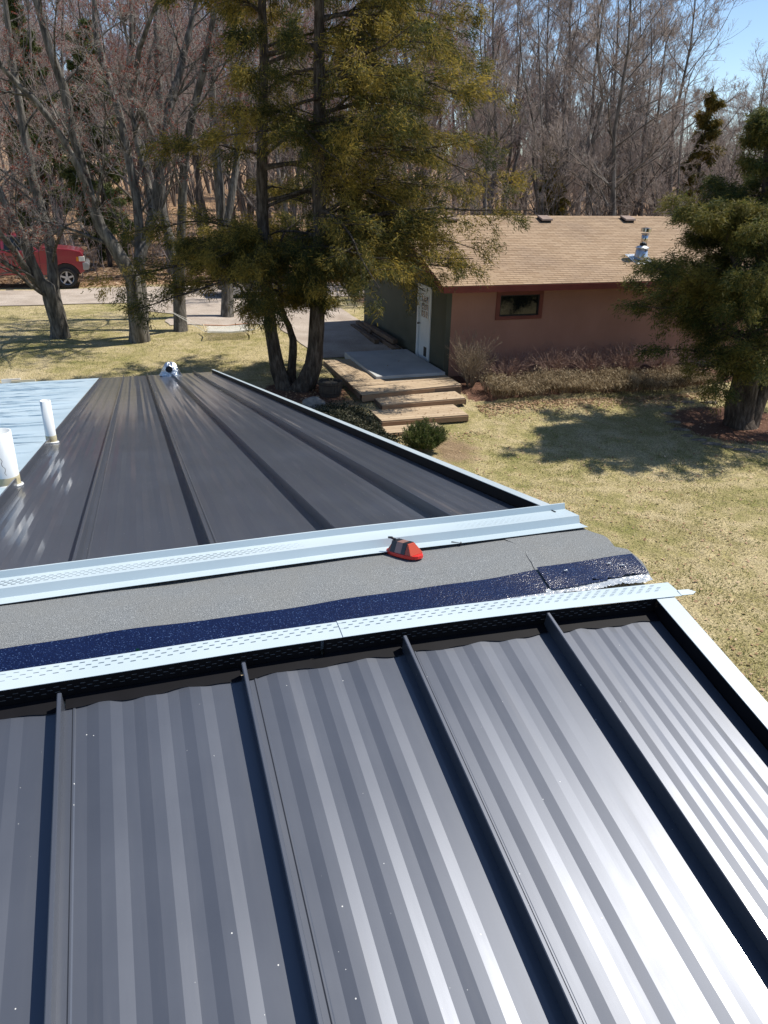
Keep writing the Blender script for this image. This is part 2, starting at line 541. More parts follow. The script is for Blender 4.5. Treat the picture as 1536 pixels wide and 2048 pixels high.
m_grass = leaf_mat('grass_blades', (.20, .22, .065), (.42, .36, .18), (.62, .53, .34), 1.1, .25, (.38, .5, .6))
m_leaflitter = leaf_mat('dry_leaves', (.22, .125, .07), (.40, .255, .15), (.56, .42, .28), 6, .15, (.3, .5, .7))
m_bark = bark_mat('grey_maple_bark', (.040, .037, .034), (.115, .106, .094), (.26, .245, .22))
m_twig = pm('grey_twigs', [(.3, (.22, .19, .17)), (.7, (.42, .375, .34))], .6, 3, .8, spec=.2)
m_bark_far = bark_mat('woodland_bark', (.06, .052, .048), (.14, .124, .112), (.27, .245, .22), 5)
m_twig_far = pm('woodland_twigs', [(.3, (.27, .215, .19)), (.7, (.47, .40, .36))], .4, 3, .85, spec=.15)
m_buds = leaf_mat('red_maple_buds', (.16, .035, .025), (.27, .06, .04), (.36, .11, .07), 1.5, .3)
m_cedarbark = bark_mat('cedar_bark', (.026, .020, .016), (.072, .057, .046), (.15, .125, .105), 14)
m_cedar = leaf_mat('red_cedar_foliage', (.052, .066, .022), (.145, .130, .034), (.33, .245, .050), .75, .48)
m_cedar_dark = leaf_mat('dark_cedar_foliage', (.046, .068, .024), (.088, .104, .030), (.19, .165, .042), .8, .42)
m_goldcedar = leaf_mat('golden_cedar_foliage', (.07, .072, .02), (.155, .120, .028), (.26, .185, .04), .8, .3)
m_pine = leaf_mat('soft_pine_needles', (.055, .085, .026), (.095, .125, .038), (.17, .18, .06), .8, .3)
m_juniper = leaf_mat('green_juniper', (.035, .06, .015), (.075, .105, .028), (.16, .18, .06), 5, .3)
m_cover = leaf_mat('dark_groundcover', (.02, .027, .015), (.05, .055, .03), (.22, .20, .13), 6, .2, (.36, .52, .7))
m_straw = leaf_mat('dry_straw_hedge', (.14, .10, .055), (.30, .225, .13), (.48, .385, .25), 3, .2)
m_drytwig = pm('dry_shrub_twigs', [(.3, (.17, .13, .095)), (.7, (.36, .29, .21))], 3, 3, .85, spec=.15)
m_redtwig = pm('reddish_dead_stems', [(.3, (.20, .125, .10)), (.7, (.42, .30, .245))], 3, 3, .85, spec=.15)

# ================================================================== SETTING
def axis(fine0, fine1, step, lo, hi):
    a = list(np.arange(fine0, fine1 + 1e-6, step))
    s = step; x = fine1
    while x < hi:
        s *= 1.35; x += s; a.append(x)
    s = step; x = fine0
    while x > lo:
        s *= 1.35; x -= s; a.insert(0, x)
    return np.array(a)


CEDAR_E = gnd(590, 778)
CEDAR_R = gnd(1483, 852)
gx = axis(-22, 17, .28, -700, 700); gy = axis(5, 38, .28, -300, 1200)
XX, YY = np.meshgrid(gx, gy, indexing='ij')
ZZ = ground_z(XX, YY)
V, F = grid_mesh(np.stack([XX, YY, ZZ], -1))
me = np_mesh('ground', V, F[:, ::-1], True)
AA, DD = ad_of(V[:, 0], V[:, 1])
sm = lambda x: np.clip(x, 0, 1)
forest = np.maximum(sm((DD - 18.6) / 1.2), sm((AA - 12.5) / 2) * sm((DD + 1) / 3))
forest = np.maximum(forest, sm((DD - 9.5) / 2) * sm((AA - .5) / 1.5))
mulch = sm(1.5 - np.hypot((V[:, 0] - CEDAR_E[0] - .35) / 1.0, (V[:, 1] - CEDAR_E[1] + .2) / .8) / 1.15)
mulch = np.maximum(mulch, sm(1.6 - np.hypot((V[:, 0] - CEDAR_R[0] - .1) / 1.75, (V[:, 1] - CEDAR_R[1] + .05) / 1.3)))
mulch = np.maximum(mulch, sm((AA + .3) / .4) * sm((9 - AA) / .5) * sm((DD + 2.3) / .3) * sm((.3 - DD) / .3) * .8)
st = gnd(905, 900)
dirt = sm(1.25 - np.hypot((V[:, 0] - st[0]) / .9, (V[:, 1] - st[1]) / 1.5)) * .8
st2 = gnd(640, 800)
dirt = np.maximum(dirt, sm(1.3 - np.hypot((V[:, 0] - st2[0]) / 1.6, (V[:, 1] - st2[1]) / .8)) * .9)
for nm, arr in (('forest', forest), ('mulch', mulch), ('dirt', dirt)):
    at = me.attributes.new(nm, 'FLOAT', 'POINT'); at.data.foreach_set('value', arr.astype(np.float32))
link('ground', me, m_gnd, kind='structure')


def sheet(name, a0, a1, d0, d1, mat, step=.5, lift=.03, wob=.25):
    na, nd = int((a1 - a0) / step) + 2, int((d1 - d0) / step) + 2
    A, D = np.meshgrid(np.linspace(a0, a1, na), np.linspace(d0, d1, nd), indexing='ij')
    t = (D - d0) / (d1 - d0)
    D = D + (1 - t) * wob * (np.sin(A * .7) * .5 + np.sin(A * 1.9 + 2) * .3) + t * wob * (np.sin(A * .6 + 1) * .5 + np.sin(A * 2.3) * .3)
    if a1 - a0 < 10: A = A - (1 - (A - a0) / (a1 - a0)) * wob * (np.sin(D * 1.1) + .6 * np.sin(D * 2.7 + 1))
    X = GC[0] + GL[0] * A + GH[0] * D; Y = GC[1] + GL[1] * A + GH[1] * D
    V, F = grid_mesh(np.stack([X, Y, ground_z(X, Y) + lift], -1))
    return link(name, np_mesh(name, V, F[:, ::-1], True), mat, kind='structure')


sheet('driveway', -60, 14, 13.9, 18.3, m_drive)
sheet('gravel_apron', -3.1, -.05, 2.9, 14.2, m_drive, .4, .024, .1)
sheet('gravel_apron', -7.2, -3.1, 8.2, 14.2, m_drive, .4, .026, .5)

# ================================================================== HOUSE
SP = .393
house = empty('house', ga(-4, -12, -.6), 'low house in the foreground being reroofed in dark standing seam metal', 'house')
hb = MB()
WB = -.75


def hwall(u0, u1, v0, v1, zt0, zt1):
    a = RO + L * u0 + H * v0; b = RO + L * u1 + H * v1
    t = (L * (v1 - v0) - H * (u1 - u0)) / math.hypot(u1 - u0, v1 - v0) * .08
    ps = []
    for s in (0, 1):
        ps += [np.array([a[0], a[1], WB]) + t * s, np.array([b[0], b[1], WB]) + t * s, np.array([b[0], b[1], zt1]) + t * s, np.array([a[0], a[1], zt0]) + t * s]
    hb.box8(ps)


def roofz(v):
    return RO[2] - .12 - (v * math.tan(AF) if v > 0 else -v * math.tan(AN))


for v0, v1 in ((-7.5, 0), (0, 11.5)):
    hwall(1.0, 1.0, v0, v1, roofz(v0), roofz(v1))
hwall(-9, 1.0, 11.4, 11.4, roofz(11.4), roofz(11.4))
hwall(1.0, -9, -7.5, -7.5, roofz(-7.5), roofz(-7.5))
hb.build('wall', m_housewall, house)
WN, WF = 8.2, 12.1
dk = MB()
dk.boxf(near, -9.4, 1.262, .02, WN - .03, -.10, -.008)
dk.boxf(far, -9.4, 1.262, .02, WF - .03, -.10, -.008)
dk.build('roof_sheathing', m_wood_raw, house)


def pan_profile(w):
    pts = [(0.0, 0), (.020, 0), (.0225, .0022), (.0255, .0022), (.028, 0), (.050, 0)]
    nf = 13
    f = (w - .078) / nf
    lev = 0
    for i in range(nf):
        u = .050 + f * (i + 1)
        if i % 2 == 0:
            lev = .0027 - lev
        pts.append((u, lev))
    if lev > 0:
        pts[-1] = (pts[-1][0], 0)
    pts.append((w, 0))
    return pts


SEAM = [(-.0035, 0), (-.0035, .036), (-.0048, .037), (-.0048, .0415), (-.003, .043), (.003, .043), (.0045, .041), (.0045, .0)]


def make_panel(fn, u0, w, w0, w1, step, flip, trim_seam=True):
    prof = pan_profile(w)
    ws = np.concatenate([np.linspace(w0, w0 + .6, 7), np.arange(w0 + .9, w1, step), [w1]])
    P = np.array([[fn(u0 + a, s, b) for a, b in prof] for s in ws])
    V, F = grid_mesh(P)
    o = link('roof_panel', np_mesh('roof_panel', V, F if flip else F[:, ::-1]), m_roof, house)
    S = np.array([[fn(u0 + a, s, b) for a, b in SEAM] for s in ws])
    V, F = grid_mesh(S)
    mb = MB(); mb.add(V, [tuple(q) for q in F])
    ns = len(SEAM)
    mb.f.append(tuple(range(ns))); mb.f.append(tuple(range(len(V) - ns, len(V))))
    mb.build('standing_seam', m_roof, o)
    return o


K0 = -.235
for k in range(-6, 4):
    w = SP if k < 3 else 1.262 - (K0 + 3 * SP)
    make_panel(near, K0 + k * SP, w, .285, WN, .8, False)
for k in range(-1, 4):
    u0 = K0 + k * SP
    w = SP if k < 3 else 1.262 - u0
    if k == -1:
        u0 += .03; w -= .03
    make_panel(far, u0, w, .287, WF, .8, True)

# underlayment with wrinkles on the far slope, left of the panels
us = np.linspace(-6.4, -.603, 60); ws = np.concatenate([np.linspace(.25, 5, 170), np.linspace(5.04, WF + .02, 190)])
U, W = np.meshgrid(us, ws, indexing='ij')
rr = np.zeros_like(U)
for k in range(190):
    w0 = RNG.uniform(.4, WF); u0 = RNG.uniform(-6, -.5); ln = RNG.uniform(.3, 1.6); hh = RNG.uniform(.004, .013)
    ww = w0 + (U - u0) * RNG.uniform(-.05, .05) + .02 * np.sin(U * RNG.uniform(2, 7) + k) + .006 * np.sin(U * RNG.uniform(12, 30) + k)
    rr += hh * np.exp(-((W - ww) / RNG.uniform(.014, .03)) ** 2) * np.exp(-((U - u0) / ln) ** 4)
for w0 in (2.25, 3.45, 4.65, 5.85, 7.05, 8.25, 9.45, 10.65):
    rr += .010 / (1 + np.exp((W - w0 + .02 * np.sin(U * 5)) / .010)) * np.exp(-np.clip(w0 - W, 0, None) / .35)
rr = np.minimum(rr, .028)
P = RO + L * U[..., None] + DF * W[..., None] + NF * (rr + .002)[..., None]
V, F = grid_mesh(P)
link('underlayment', np_mesh('underlayment', V, F, True), m_under, house)


# raised creases in the underlayment
wm = MB(); rg = np.random.default_rng(15)
for k in range(170):
    w0 = 1.2 + 10.7 * rg.uniform() ** 1.0; u0 = rg.uniform(-3.4, -.95); ln = rg.uniform(.12, .75); hh = rg.uniform(.006, .017)
    if k < 16: w0 = (2.45, 3.05, 3.6, 4.65, 5.6, 6.7, 8.2, 9.6)[k % 8] + rg.normal(0, .03); ln = rg.uniform(.7, 1.4); hh = .022; u0 = -1.3
    sl = rg.uniform(-.06, .06); ph = rg.uniform(0, 6, 3); a0, a1 = max(u0 - ln, -4), min(u0 + ln, -.66)
    if a1 - a0 < .1: continue
    vs, n_ = [], 16
    for i in range(n_):
        t = i / (n_ - 1); u = a0 + (a1 - a0) * t; w = w0 + sl * (u - u0) + .014 * math.sin(u * 9 + ph[0]) + .006 * math.sin(u * 27 + ph[1])
        h_ = hh * math.sin(math.pi * min(max(t, .02), .98)) ** .6 * (.7 + .3 * math.sin(u * 19 + ph[2]))
        b_ = .004
        vs += [far(u, w - .004, b_), far(u, w - .002, b_ + h_), far(u, w + .05, b_)]
    wm.add(vs, [q for i in range(n_ - 1) for q in ((i * 3, i * 3 + 1, i * 3 + 4, i * 3 + 3), (i * 3 + 1, i * 3 + 2, i * 3 + 5, i * 3 + 4))])
wm.build('underlayment_creases', m_under, house, kind='stuff')


# membrane over the ridge: two lengths, the right one lapped over the left
def ridge_pt(s, u, n):
    """s < 0 near slope, s > 0 far slope, rounded over the peak"""
    k = .06
    if s <= -k: return near(u, -s, n)
    if s >= k: return far(u, s, n)
    t = (s + k) / (2 * k)
    a, c = near(u, k, n), far(u, k, n); b = RO + L * u + Z * (n - .0)
    return a * (1 - t) ** 2 + b * 2 * t * (1 - t) + c * t * t


def membrane(ua, ub, s0, s1, n0, cut=None, nu=60, ns=22, seed=0, edge=None):
    rg = np.random.default_rng(seed)
    ph = rg.uniform(0, 6, 8)
    P = np.zeros((nu, ns, 3))
    for j in range(ns):
        s = s0 + (s1 - s0) * j / (ns - 1)
        b = ub(s) if callable(ub) else ub
        a = ua(s) if callable(ua) else ua
        for i in range(nu):
            u = a + (b - a) * i / (nu - 1)
            n = n0 + .0022 * math.sin(u * 3.1 + ph[0] + s * 7) + .0016 * math.sin(u * 7.3 + ph[1] - s * 11) + .001 * math.sin(u * 17 + ph[2] + s * 23)
            if edge: n += edge(u, s)
            P[i, j] = ridge_pt(s, u, n)
    return P


cutline = lambda s: 1.030 - .022 * min(1, max(0, -s / .16)) + .0035 * math.sin(s * 34) + .002 * math.sin(s * 90)
P = membrane(-9.3, lambda s: cutline(s) + .05, -.25, .30, .004, nu=150, ns=24, seed=1)
V, F = grid_mesh(P); link('ridge_membrane', np_mesh('ridge_membrane', V, F[:, ::-1], True), m_memb, house)
lift = lambda u, s: .0012 * math.exp(-((u - cutline(s)) / .03) ** 2)
P = membrane(cutline, lambda s: 1.318 + (.03 if s < -.05 else .0) * 1 + .006 * math.sin(s * 40), -.175, .29, .0062, nu=40, ns=24, seed=2, edge=lift)
V, F = grid_mesh(P); link('ridge_membrane', np_mesh('ridge_membrane', V, F[:, ::-1], True), m_memb, house)
# navy release film along the near edge of each length
topw = lambda u: -.083 - .010 * math.sin(u * 2.3 + .5) - .004 * math.sin(u * 9) - .010 / (1 + math.exp((u + .1) * 14))


def film(u0, u1, fa, fb, n0, seed, nu=80, ns=12, rag=.003):
    rg = np.random.default_rng(seed); P = np.zeros((nu, ns, 3))
    for i in range(nu):
        u = u0 + (u1 - u0) * i / (nu - 1)
        a, b = fa(u), fb(u) + rg.normal(0, rag)
        for j in range(ns):
            s = a + (b - a) * j / (ns - 1)
            n = n0 + .002 * math.sin(u * 4 + s * 9 + seed) + .0012 * math.sin(u * 23 + s * 31) + rg.normal(0, .00009)
            P[i, j] = ridge_pt(s, u, n)
    V, F = grid_mesh(P)
    return np_mesh('release_film', V, F, True)


link('release_film', film(-2.2, 1.015, topw, lambda u: -.197, .0075, 3, 140), m_navy, house)
link('release_film', film(1.02, 1.338, lambda u: -.083, lambda u: -.168 + .004 * math.sin(u * 60), .0098, 4, 40), m_navy, house)
link('film_scrap', film(.86, 1.335, lambda u: -.172 - .012 * (u < 1.0), lambda u: -.200 - .004 * math.sin(u * 40), 0.0085, 5, 90, 8, .0022), m_clear, house)
link('film_scrap', film(1.02, 1.20, lambda u: -.166 - .004 * math.sin(u * 50), lambda u: -.176 - .006 * math.sin(u * 13), .0125, 6, 40, 6, .001), m_navy, house)
link('film_scrap', film(.30, .62, lambda u: -.190, lambda u: -.200, .010, 9, 40, 4, .003), m_clear, house)
for u, s in ((1.09, -.115), (1.235, -.112), (1.27, -.128)):
    mb = MB(); mb.boxf(near, u, u + .011, -s, -s + .004, .016, .0175); mb.build('staple', m_clear, house)
# green tape tab
mb = MB(); mb.add([near(-.075, .192, .008), near(-.067, .195, .008), near(-.066, .182, .034), near(-.073, .181, .036)], [(0, 1, 2, 3)])
mb.add([near(-.078, .192, .010), near(-.070, .197, .008), near(-.068, .184, .034), near(-.074, .183, .036)], [(0, 1, 2, 3)])
mb.build('tape_tab', pm('green_tape', [(.03, .16, .11)], 5, 2, .4), house)


# vented closures (Z-shaped strips) on both sides of the ridge
def strip(fn, profs, u0, u1, nu, wfun, mat, name, parent, th=.0009, seed=0):
    rg = np.random.default_rng(seed); ph = rg.uniform(0, 6, 4)
    P = np.zeros((nu, 2 * len(profs), 3))
    for i in range(nu):
        u = u0 + (u1 - u0) * i / (nu - 1)
        dw = wfun(u); dn = .0012 * math.sin(u * 2.7 + ph[0]) + .0007 * math.sin(u * 8 + ph[1])
        for j, (w, n_) in enumerate(profs):
            P[i, j] = fn(u, w + dw, n_ + dn)
            P[i, 2 * len(profs) - 1 - j] = fn(u, w + dw + .0003, n_ + dn - th)
    V, F = grid_mesh(P)
    mb = MB(); mb.add(V, [tuple(q) for q in F])
    m = P.shape[1]
    mb.f.append(tuple(range(m))); mb.f.append(tuple(range(len(V) - m, len(V))))
    mb.f += [(i * m, (i + 1) * m, (i + 1) * m + m - 1, i * m + m - 1) for i in range(nu - 1)]
    return mb.build(name, mat, parent)


nw = lambda u: .030 * u * abs(u) * (1 if u > 0 else .2)
cl = strip(near, [(.198, .043), (.232, .0475), (.258, .0490)], -2.4, .41, 50, nw, m_film, 'vented_closure', house, seed=1)
cl2 = strip(near, [(.197, .0442), (.232, .0492), (.2595, .0507)], .40, 1.338, 30, nw, m_film, 'vented_closure', house, seed=2)
tng = MB(); tng.boxf(lambda a, b, c: near(a, b + nw(a), c + (a - 1.337) * -.02), 1.337, 1.372, .238, .2585, .0495, .0505)
tng.add([near(1.372, .238 + nw(1.37), .0495), near(1.372, .2585 + nw(1.37), .0495), near(1.388, .25 + nw(1.38), .049)], [(0, 1, 2)])
tng.build('end_tab', m_film, cl2)
# black face of the near closure
strip(near, [(.2595, .0485), (.2600, .024), (.2604, .0018), (.272, .0012)], -2.4, .345, 50, nw, m_trim_black, 'closure_face', cl, seed=1)
strip(near, [(.2605, .0502), (.2610, .024), (.2614, .0022), (.273, .0015)], .352, 1.262, 30, nw, m_trim_black, 'closure_face', cl2, seed=2)


def slots(fn, u0, u1, rows, pitch, ln, wfun, mat, name, parent, frame):
    mb = MB()
    for r_, (w, n_) in enumerate(rows):
        u = u0 + pitch * .5 * (r_ % 2)
        while u < u1:
            a = frame(u, w + wfun(u), n_); b = frame(u + ln, w + wfun(u + ln), n_)
            t = frame.t
            nrm = frame.n
            mb.box8([a - t, b - t, b + t, a + t, a - t * .3 + nrm, b - t * .3 + nrm, b + t * .3 + nrm, a + t * .3 + nrm])
            u += pitch
    return mb.build(name, mat, parent, kind='stuff')


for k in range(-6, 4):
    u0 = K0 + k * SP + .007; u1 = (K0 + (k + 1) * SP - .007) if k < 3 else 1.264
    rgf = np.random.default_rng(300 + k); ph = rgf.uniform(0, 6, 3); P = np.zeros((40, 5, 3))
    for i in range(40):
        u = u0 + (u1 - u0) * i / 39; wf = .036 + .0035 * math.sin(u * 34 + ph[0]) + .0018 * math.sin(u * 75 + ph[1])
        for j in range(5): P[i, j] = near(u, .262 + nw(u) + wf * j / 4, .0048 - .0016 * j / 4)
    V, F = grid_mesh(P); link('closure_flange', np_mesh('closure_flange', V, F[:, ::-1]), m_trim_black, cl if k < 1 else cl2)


class FrN:
    t = DN * .0007; n = NN * .0010
    def __call__(self, u, w, n_): return near(u, w, n_)


class FrNV:
    t = NN * .0006; n = DN * .0008
    def __call__(self, u, w, n_): return near(u, w, n_)


class FrF:
    t = DF * .0013; n = NF * .0012
    def __call__(self, u, w, n_): return far(u, w, n_)


slots(near, -2.3, .40, [(.208, .0454), (.219, .0468), (.230, .0482)], .0270, .0115, nw, m_slotdark, 'slots', cl, FrN())
slots(near, .41, 1.29, [(.208, .0468), (.219, .0484), (.230, .0500)], .0270, .0115, nw, m_slotdark, 'slots', cl2, FrN())
slots(near, -2.3, .34, [(.2601, .036), (.2603, .028), (.2605, .020)], .0270, .0105, nw, m_slotlight, 'slots', cl, FrNV())
slots(near, .36, 1.25, [(.2611, .037), (.2613, .029), (.2615, .021)], .0270, .0105, nw, m_slotlight, 'slots', cl2, FrNV())
fw = lambda u: .016 * math.exp(-((u - .3) / .5) ** 2) - .004 * u
cf = strip(far, [(.128, .0125), (.176, .0135), (.181, .038), (.268, .041), (.270, .0605), (.274, .0615)], -2.6, 1.318, 60, fw, m_film, 'vented_closure', house, seed=4)
slots(far, -2.5, 1.30, [(.202, .0382), (.214, .0386), (.226, .0390), (.238, .0394)], .020, .0115, fw, m_slotdark, 'slots', cf, FrF())
# screw lying on the far closure
mb = MB(); c0 = far(.868, .138, .013); dv = L * .008 + H * -.006
mb.tube([c0 - dv * 1.6, c0 + dv * 1.2], .0022, 6); mb.tube([c0 + dv * 1.2, c0 + dv * 1.5], [.006, .005], 8)
mb.build('screw', m_dark, label='dark roofing screw lying on the pale far ridge strip', cat='screw')

# rake edges
def rake(fn, w0, w1, top0, top1, name):
    mb = MB(); mb.boxf(fn, 1.266, 1.270, w0 - .045, w1, -.008, .0435); mb.build('rake_inner_face', m_trim_black, house)
    mb = MB(); mb.boxf(fn, 1.262, top1, w0, w1, .0440, .0462)
    mb.boxf(fn, top1 - .003, top1 + .001, w0, w1, -.14, .0435)
    o = mb.build(name, m_white, house)
    mb = MB(); mb.boxf(fn, 1.272, top1 - .006, w0, w1, -.13, .043); mb.build('rake_board', m_wood_raw, house)
    return o


rake(near, .300, WN, 1.262, 1.316, 'rake_trim')
rake(far, .285, WF, 1.262, 1.300, 'rake_trim')
mb = MB(); mb.boxf(near, 1.27, 1.315, .01, .300, -.12, -.008); mb.build('rake_board', m_wood_raw, house)
mb = MB(); mb.boxf(far, 1.27, 1.305, .01, .28, -.12, -.008); mb.build('rake_board', m_wood_raw, house)
# eave drip edge
mb = MB(); mb.boxf(far, -9.4, 1.27, WF - .02, WF + .02, -.13, -.004); mb.build('eave_board', m_trim_black, house)
mb = MB(); mb.boxf(near, -9.4, 1.27, WN - .02, WN + .02, -.13, -.004); mb.build('eave_board', m_trim_black, house)


# vent pipes
def pipe(u, w, r_, hgt, tan_h, lab):
    b = far(u, w, 0); b = np.array(b)
    o = MB()
    ns = 28
    ang = np.arange(ns) * 2 * math.pi / ns
    zs = [(-.05, r_), (hgt, r_), (hgt, r_ * .87), (hgt * .35, r_ * .87)]
    vs = [b + np.array([rr_ * math.cos(t), rr_ * math.sin(t), zz]) for zz, rr_ in zs for t in ang]
    fs = [(i * ns + j, i * ns + (j + 1) % ns, (i + 1) * ns + (j + 1) % ns, (i + 1) * ns + j) for i in range(3) for j in range(ns)]
    fs.append(tuple(3 * ns + j for j in range(ns)))
    o.add(vs, fs)
    ob = o.build('vent_pipe', m_pvc, house, smooth=False, label=lab)
    ob.data.polygons.foreach_set('use_smooth', [True] * (len(ob.data.polygons) - 1) + [False])
    c = MB()
    vs = [b + np.array([rr_ * math.cos(t), rr_ * math.sin(t), zz]) for zz, rr_ in ((-.05, r_ + .0012), (tan_h, r_ + .0012), (tan_h + .002, r_)) for t in ang]
    fs = [(i * ns + j, i * ns + (j + 1) % ns, (i + 1) * ns + (j + 1) % ns, (i + 1) * ns + j) for i in range(2) for j in range(ns)]
    c.add(vs, fs); c.build('pipe_base', m_pvc_tan, ob, smooth=True)
    c = MB(); c.tube([b + Z * (hgt * .36), b + Z * (hgt * .37)], r_ * .86, 20); c.build('pipe_mouth', m_pvc_in, ob)
    # sealant ring
    c = MB(); P_ = [far(u + (r_ + .006) * math.cos(t), w + (r_ + .006) * math.sin(t) / math.cos(AF), .004) for t in np.linspace(0, 2 * math.pi, 25)]
    c.tube(P_, .007, 6, False); c.build('sealant_ring', m_pvc, ob, smooth=True)
    return ob


p1 = pipe(-.640, 1.976, .056, .270, .055, 'thick white plastic vent pipe with crack line and tan base')
pipe(-.590, 3.51, .033, .290, .055, 'thin white plastic vent pipe with tan base')
# hairline crack on the thick pipe
cb = far(-.640, 1.976); crk = []
for k in range(12):
    t = -math.pi / 2 + .15 + .09 * math.sin(k * 1.7) + .035 * k
    crk.append(np.array(cb) + np.array([.0565 * math.cos(t), .0565 * math.sin(t), .20 - .0115 * k]))
mb = MB(); mb.tube(crk, .0011, 4); mb.build('crack', m_dark, p1)

# foil flue boot at the far eave
fb = far(.525, 11.45); rg = np.random.default_rng(5)
fo = empty('foil_vent_boot', fb, 'crumpled shiny foil vent boot with a round black hole at far eave', 'vent boot')
prof = [(0, .19), (.03, .17), (.10, .145), (.17, .11), (.215, .075), (.235, .02)]
ns = 18; vs = []
for zz, rr_ in prof:
    for j in range(ns):
        t = j * 2 * math.pi / ns; r2 = rr_ * (1 + rg.normal(0, .07)); vs.append(fb + np.array([r2 * math.cos(t), r2 * math.sin(t) * .9, zz + rg.normal(0, .006)]))
mb = MB(); mb.add(vs, [(i * ns + j, i * ns + (j + 1) % ns, (i + 1) * ns + (j + 1) % ns, (i + 1) * ns + j) for i in range(len(prof) - 1) for j in range(ns)])
mb.f.append(tuple((len(prof) - 1) * ns + j for j in range(ns)))
mb.build('boot', m_foil, fo)
cdir = np.array([.05, -.93, .28]); cdir /= np.linalg.norm(cdir); cc0 = fb + np.array([.02, -.10, .135])
mb = MB(); mb.tube([cc0, cc0 + cdir * .05], [.062, .056], 16, False); mb.build('collar', m_foil, fo, smooth=True)
mb = MB(); mb.tube([cc0 + cdir * .030, cc0 + cdir * .034], .051, 16); mb.build('hole', m_dark, fo)
# lumber offcuts at the eave of the pale underlayment
mb = MB(); mb.boxf(lambda a, b, c: far(a, b, c), -1.98, -1.62, 11.86, 11.95, .014, .052)
bevel(mb.build('lumber_offcut', m_wood_raw, label='pale raw lumber offcut lying at the eave on blue underlayment', cat='lumber'), .003)
mb = MB(); mb.boxf(lambda a, b, c: far(a, b + (a + 2) * .1, c), -2.14, -1.86, 11.97, 12.06, .014, .075)
bevel(mb.build('lumber_offcut', m_wood_white, label='short white lumber offcut beside the longer raw one at the eave', cat='lumber'), .003)

# red chalk reel on the membrane
rb = ridge_pt(.105, .688, .006)
chalk = empty('chalk_reel', rb, 'red plastic chalk reel with black bands resting on grey ridge membrane', 'chalk reel')
ex = (L * .42 - H * .91); ex -= Z * 0; ex /= np.linalg.norm(ex)
ex = ex - NF * (ex @ NF); ex /= np.linalg.norm(ex)
ey = np.cross(NF, ex)
cf_ = lambda x, y, z_: rb + ex * x + ey * y + NF * z_
m_red = pm('red_plastic', [(.3, (.55, .018, .014)), (.7, (.66, .03, .02))], 20, 2, .35)
m_amber, n, l, p = new_mat('translucent_red_plastic'); p.inputs['Base Color'].default_value = (.62, .085, .035, 1); p.inputs['Roughness'].default_value = .2
p.inputs['Transmission Weight'].default_value = .35
m_band = pm('black_tape', [(.02, .02, .028)], 20, 2, .3)
m_smoke = pm('smoky_plastic', [(.30, .17, .15)], 20, 2, .2)


def oval(lx, ly, z0, z1, n_=28, ex_=2.6):
    pts = []
    for k in range(n_):
        t = k * 2 * math.pi / n_; c_, s_ = math.cos(t), math.sin(t)
        pts.append((lx * abs(c_) ** (2 / ex_) * (1 if c_ > 0 else -1), ly * abs(s_) ** (2 / ex_) * (1 if s_ > 0 else -1)))
    mb = MB(); vs = [cf_(x, y, z0) for x, y in pts] + [cf_(x, y, z1) for x, y in pts]
    mb.add(vs, [tuple(range(n_))[::-1], tuple(range(n_, 2 * n_))] + [(i, (i + 1) % n_, (i + 1) % n_ + n_, i + n_) for i in range(n_)])
    return mb


bevel(oval(.066, .030, .001, .012).build('base_plate', m_red, chalk), .002)


def taper(x0, x1, xt0, xt1, y0, yt, z0, z1, name, mat, parent):
    mb = MB(); mb.box8([cf_(x0, -y0, z0), cf_(x1, -y0, z0), cf_(x1, y0, z0), cf_(x0, y0, z0), cf_(xt0, -yt, z1), cf_(xt1, -yt, z1), cf_(xt1, yt, z1), cf_(xt0, yt, z1)])
    return bevel(mb.build(name, mat, parent), .0015)


taper(-.050, .052, -.032, .030, .026, .013, .012, .042, 'housing', m_amber, chalk)
for x0, x1 in ((-.036, -.016), (.010, .026)):
    mb = MB()
    e = .0008
    mb.add([cf_(x0, -.026 - e, .0125), cf_(x0, -.013 - e, .042 + e), cf_(x0, .013 + e, .042 + e), cf_(x0, .026 + e, .0125),
            cf_(x1, -.026 - e, .0125), cf_(x1, -.013 - e, .042 + e), cf_(x1, .013 + e, .042 + e), cf_(x1, .026 + e, .0125)],
           [(0, 4, 5, 1), (1, 5, 6, 2), (2, 6, 7, 3), (0, 1, 2, 3), (4, 7, 6, 5)])
    mb.build('tape_band', m_band, chalk)
mb = MB(); x0, x1, e = -.016, .010, .0005
mb.add([cf_(x0, -.026 - e, .0125), cf_(x0, -.013 - e, .042 + e), cf_(x0, .013 + e, .042 + e), cf_(x0, .026 + e, .0125),
        cf_(x1, -.026 - e, .0125), cf_(x1, -.013 - e, .042 + e), cf_(x1, .013 + e, .042 + e), cf_(x1, .026 + e, .0125)],
       [(0, 4, 5, 1), (1, 5, 6, 2), (2, 6, 7, 3)]); mb.build('window_band', m_smoke, chalk)
mb = MB(); mb.tube([cf_(-.030, -.004, .043), cf_(-.040, -.012, .050), cf_(-.050, -.016, .050)], [.004, .004, .003], 8); mb.build('crank_knob', m_band, chalk, smooth=True)

# ================================================================== GARAGE
garage = empty('garage', ga(5, 3.9, -.1), 'brown garage with tan shingle roof and red trim beyond the lawn', 'garage')
GLEN, GDEP, ZB = 11.4, 7.72, -.45
RZ, EZ, EOV, ROV, RD = 3.86, 2.33, .55, .36, 3.86      # ridge z, eave z, eave overhang, rake overhang, ridge depth
slope = (RZ - EZ) / (RD + EOV)
wallz = EZ + EOV * slope - .10
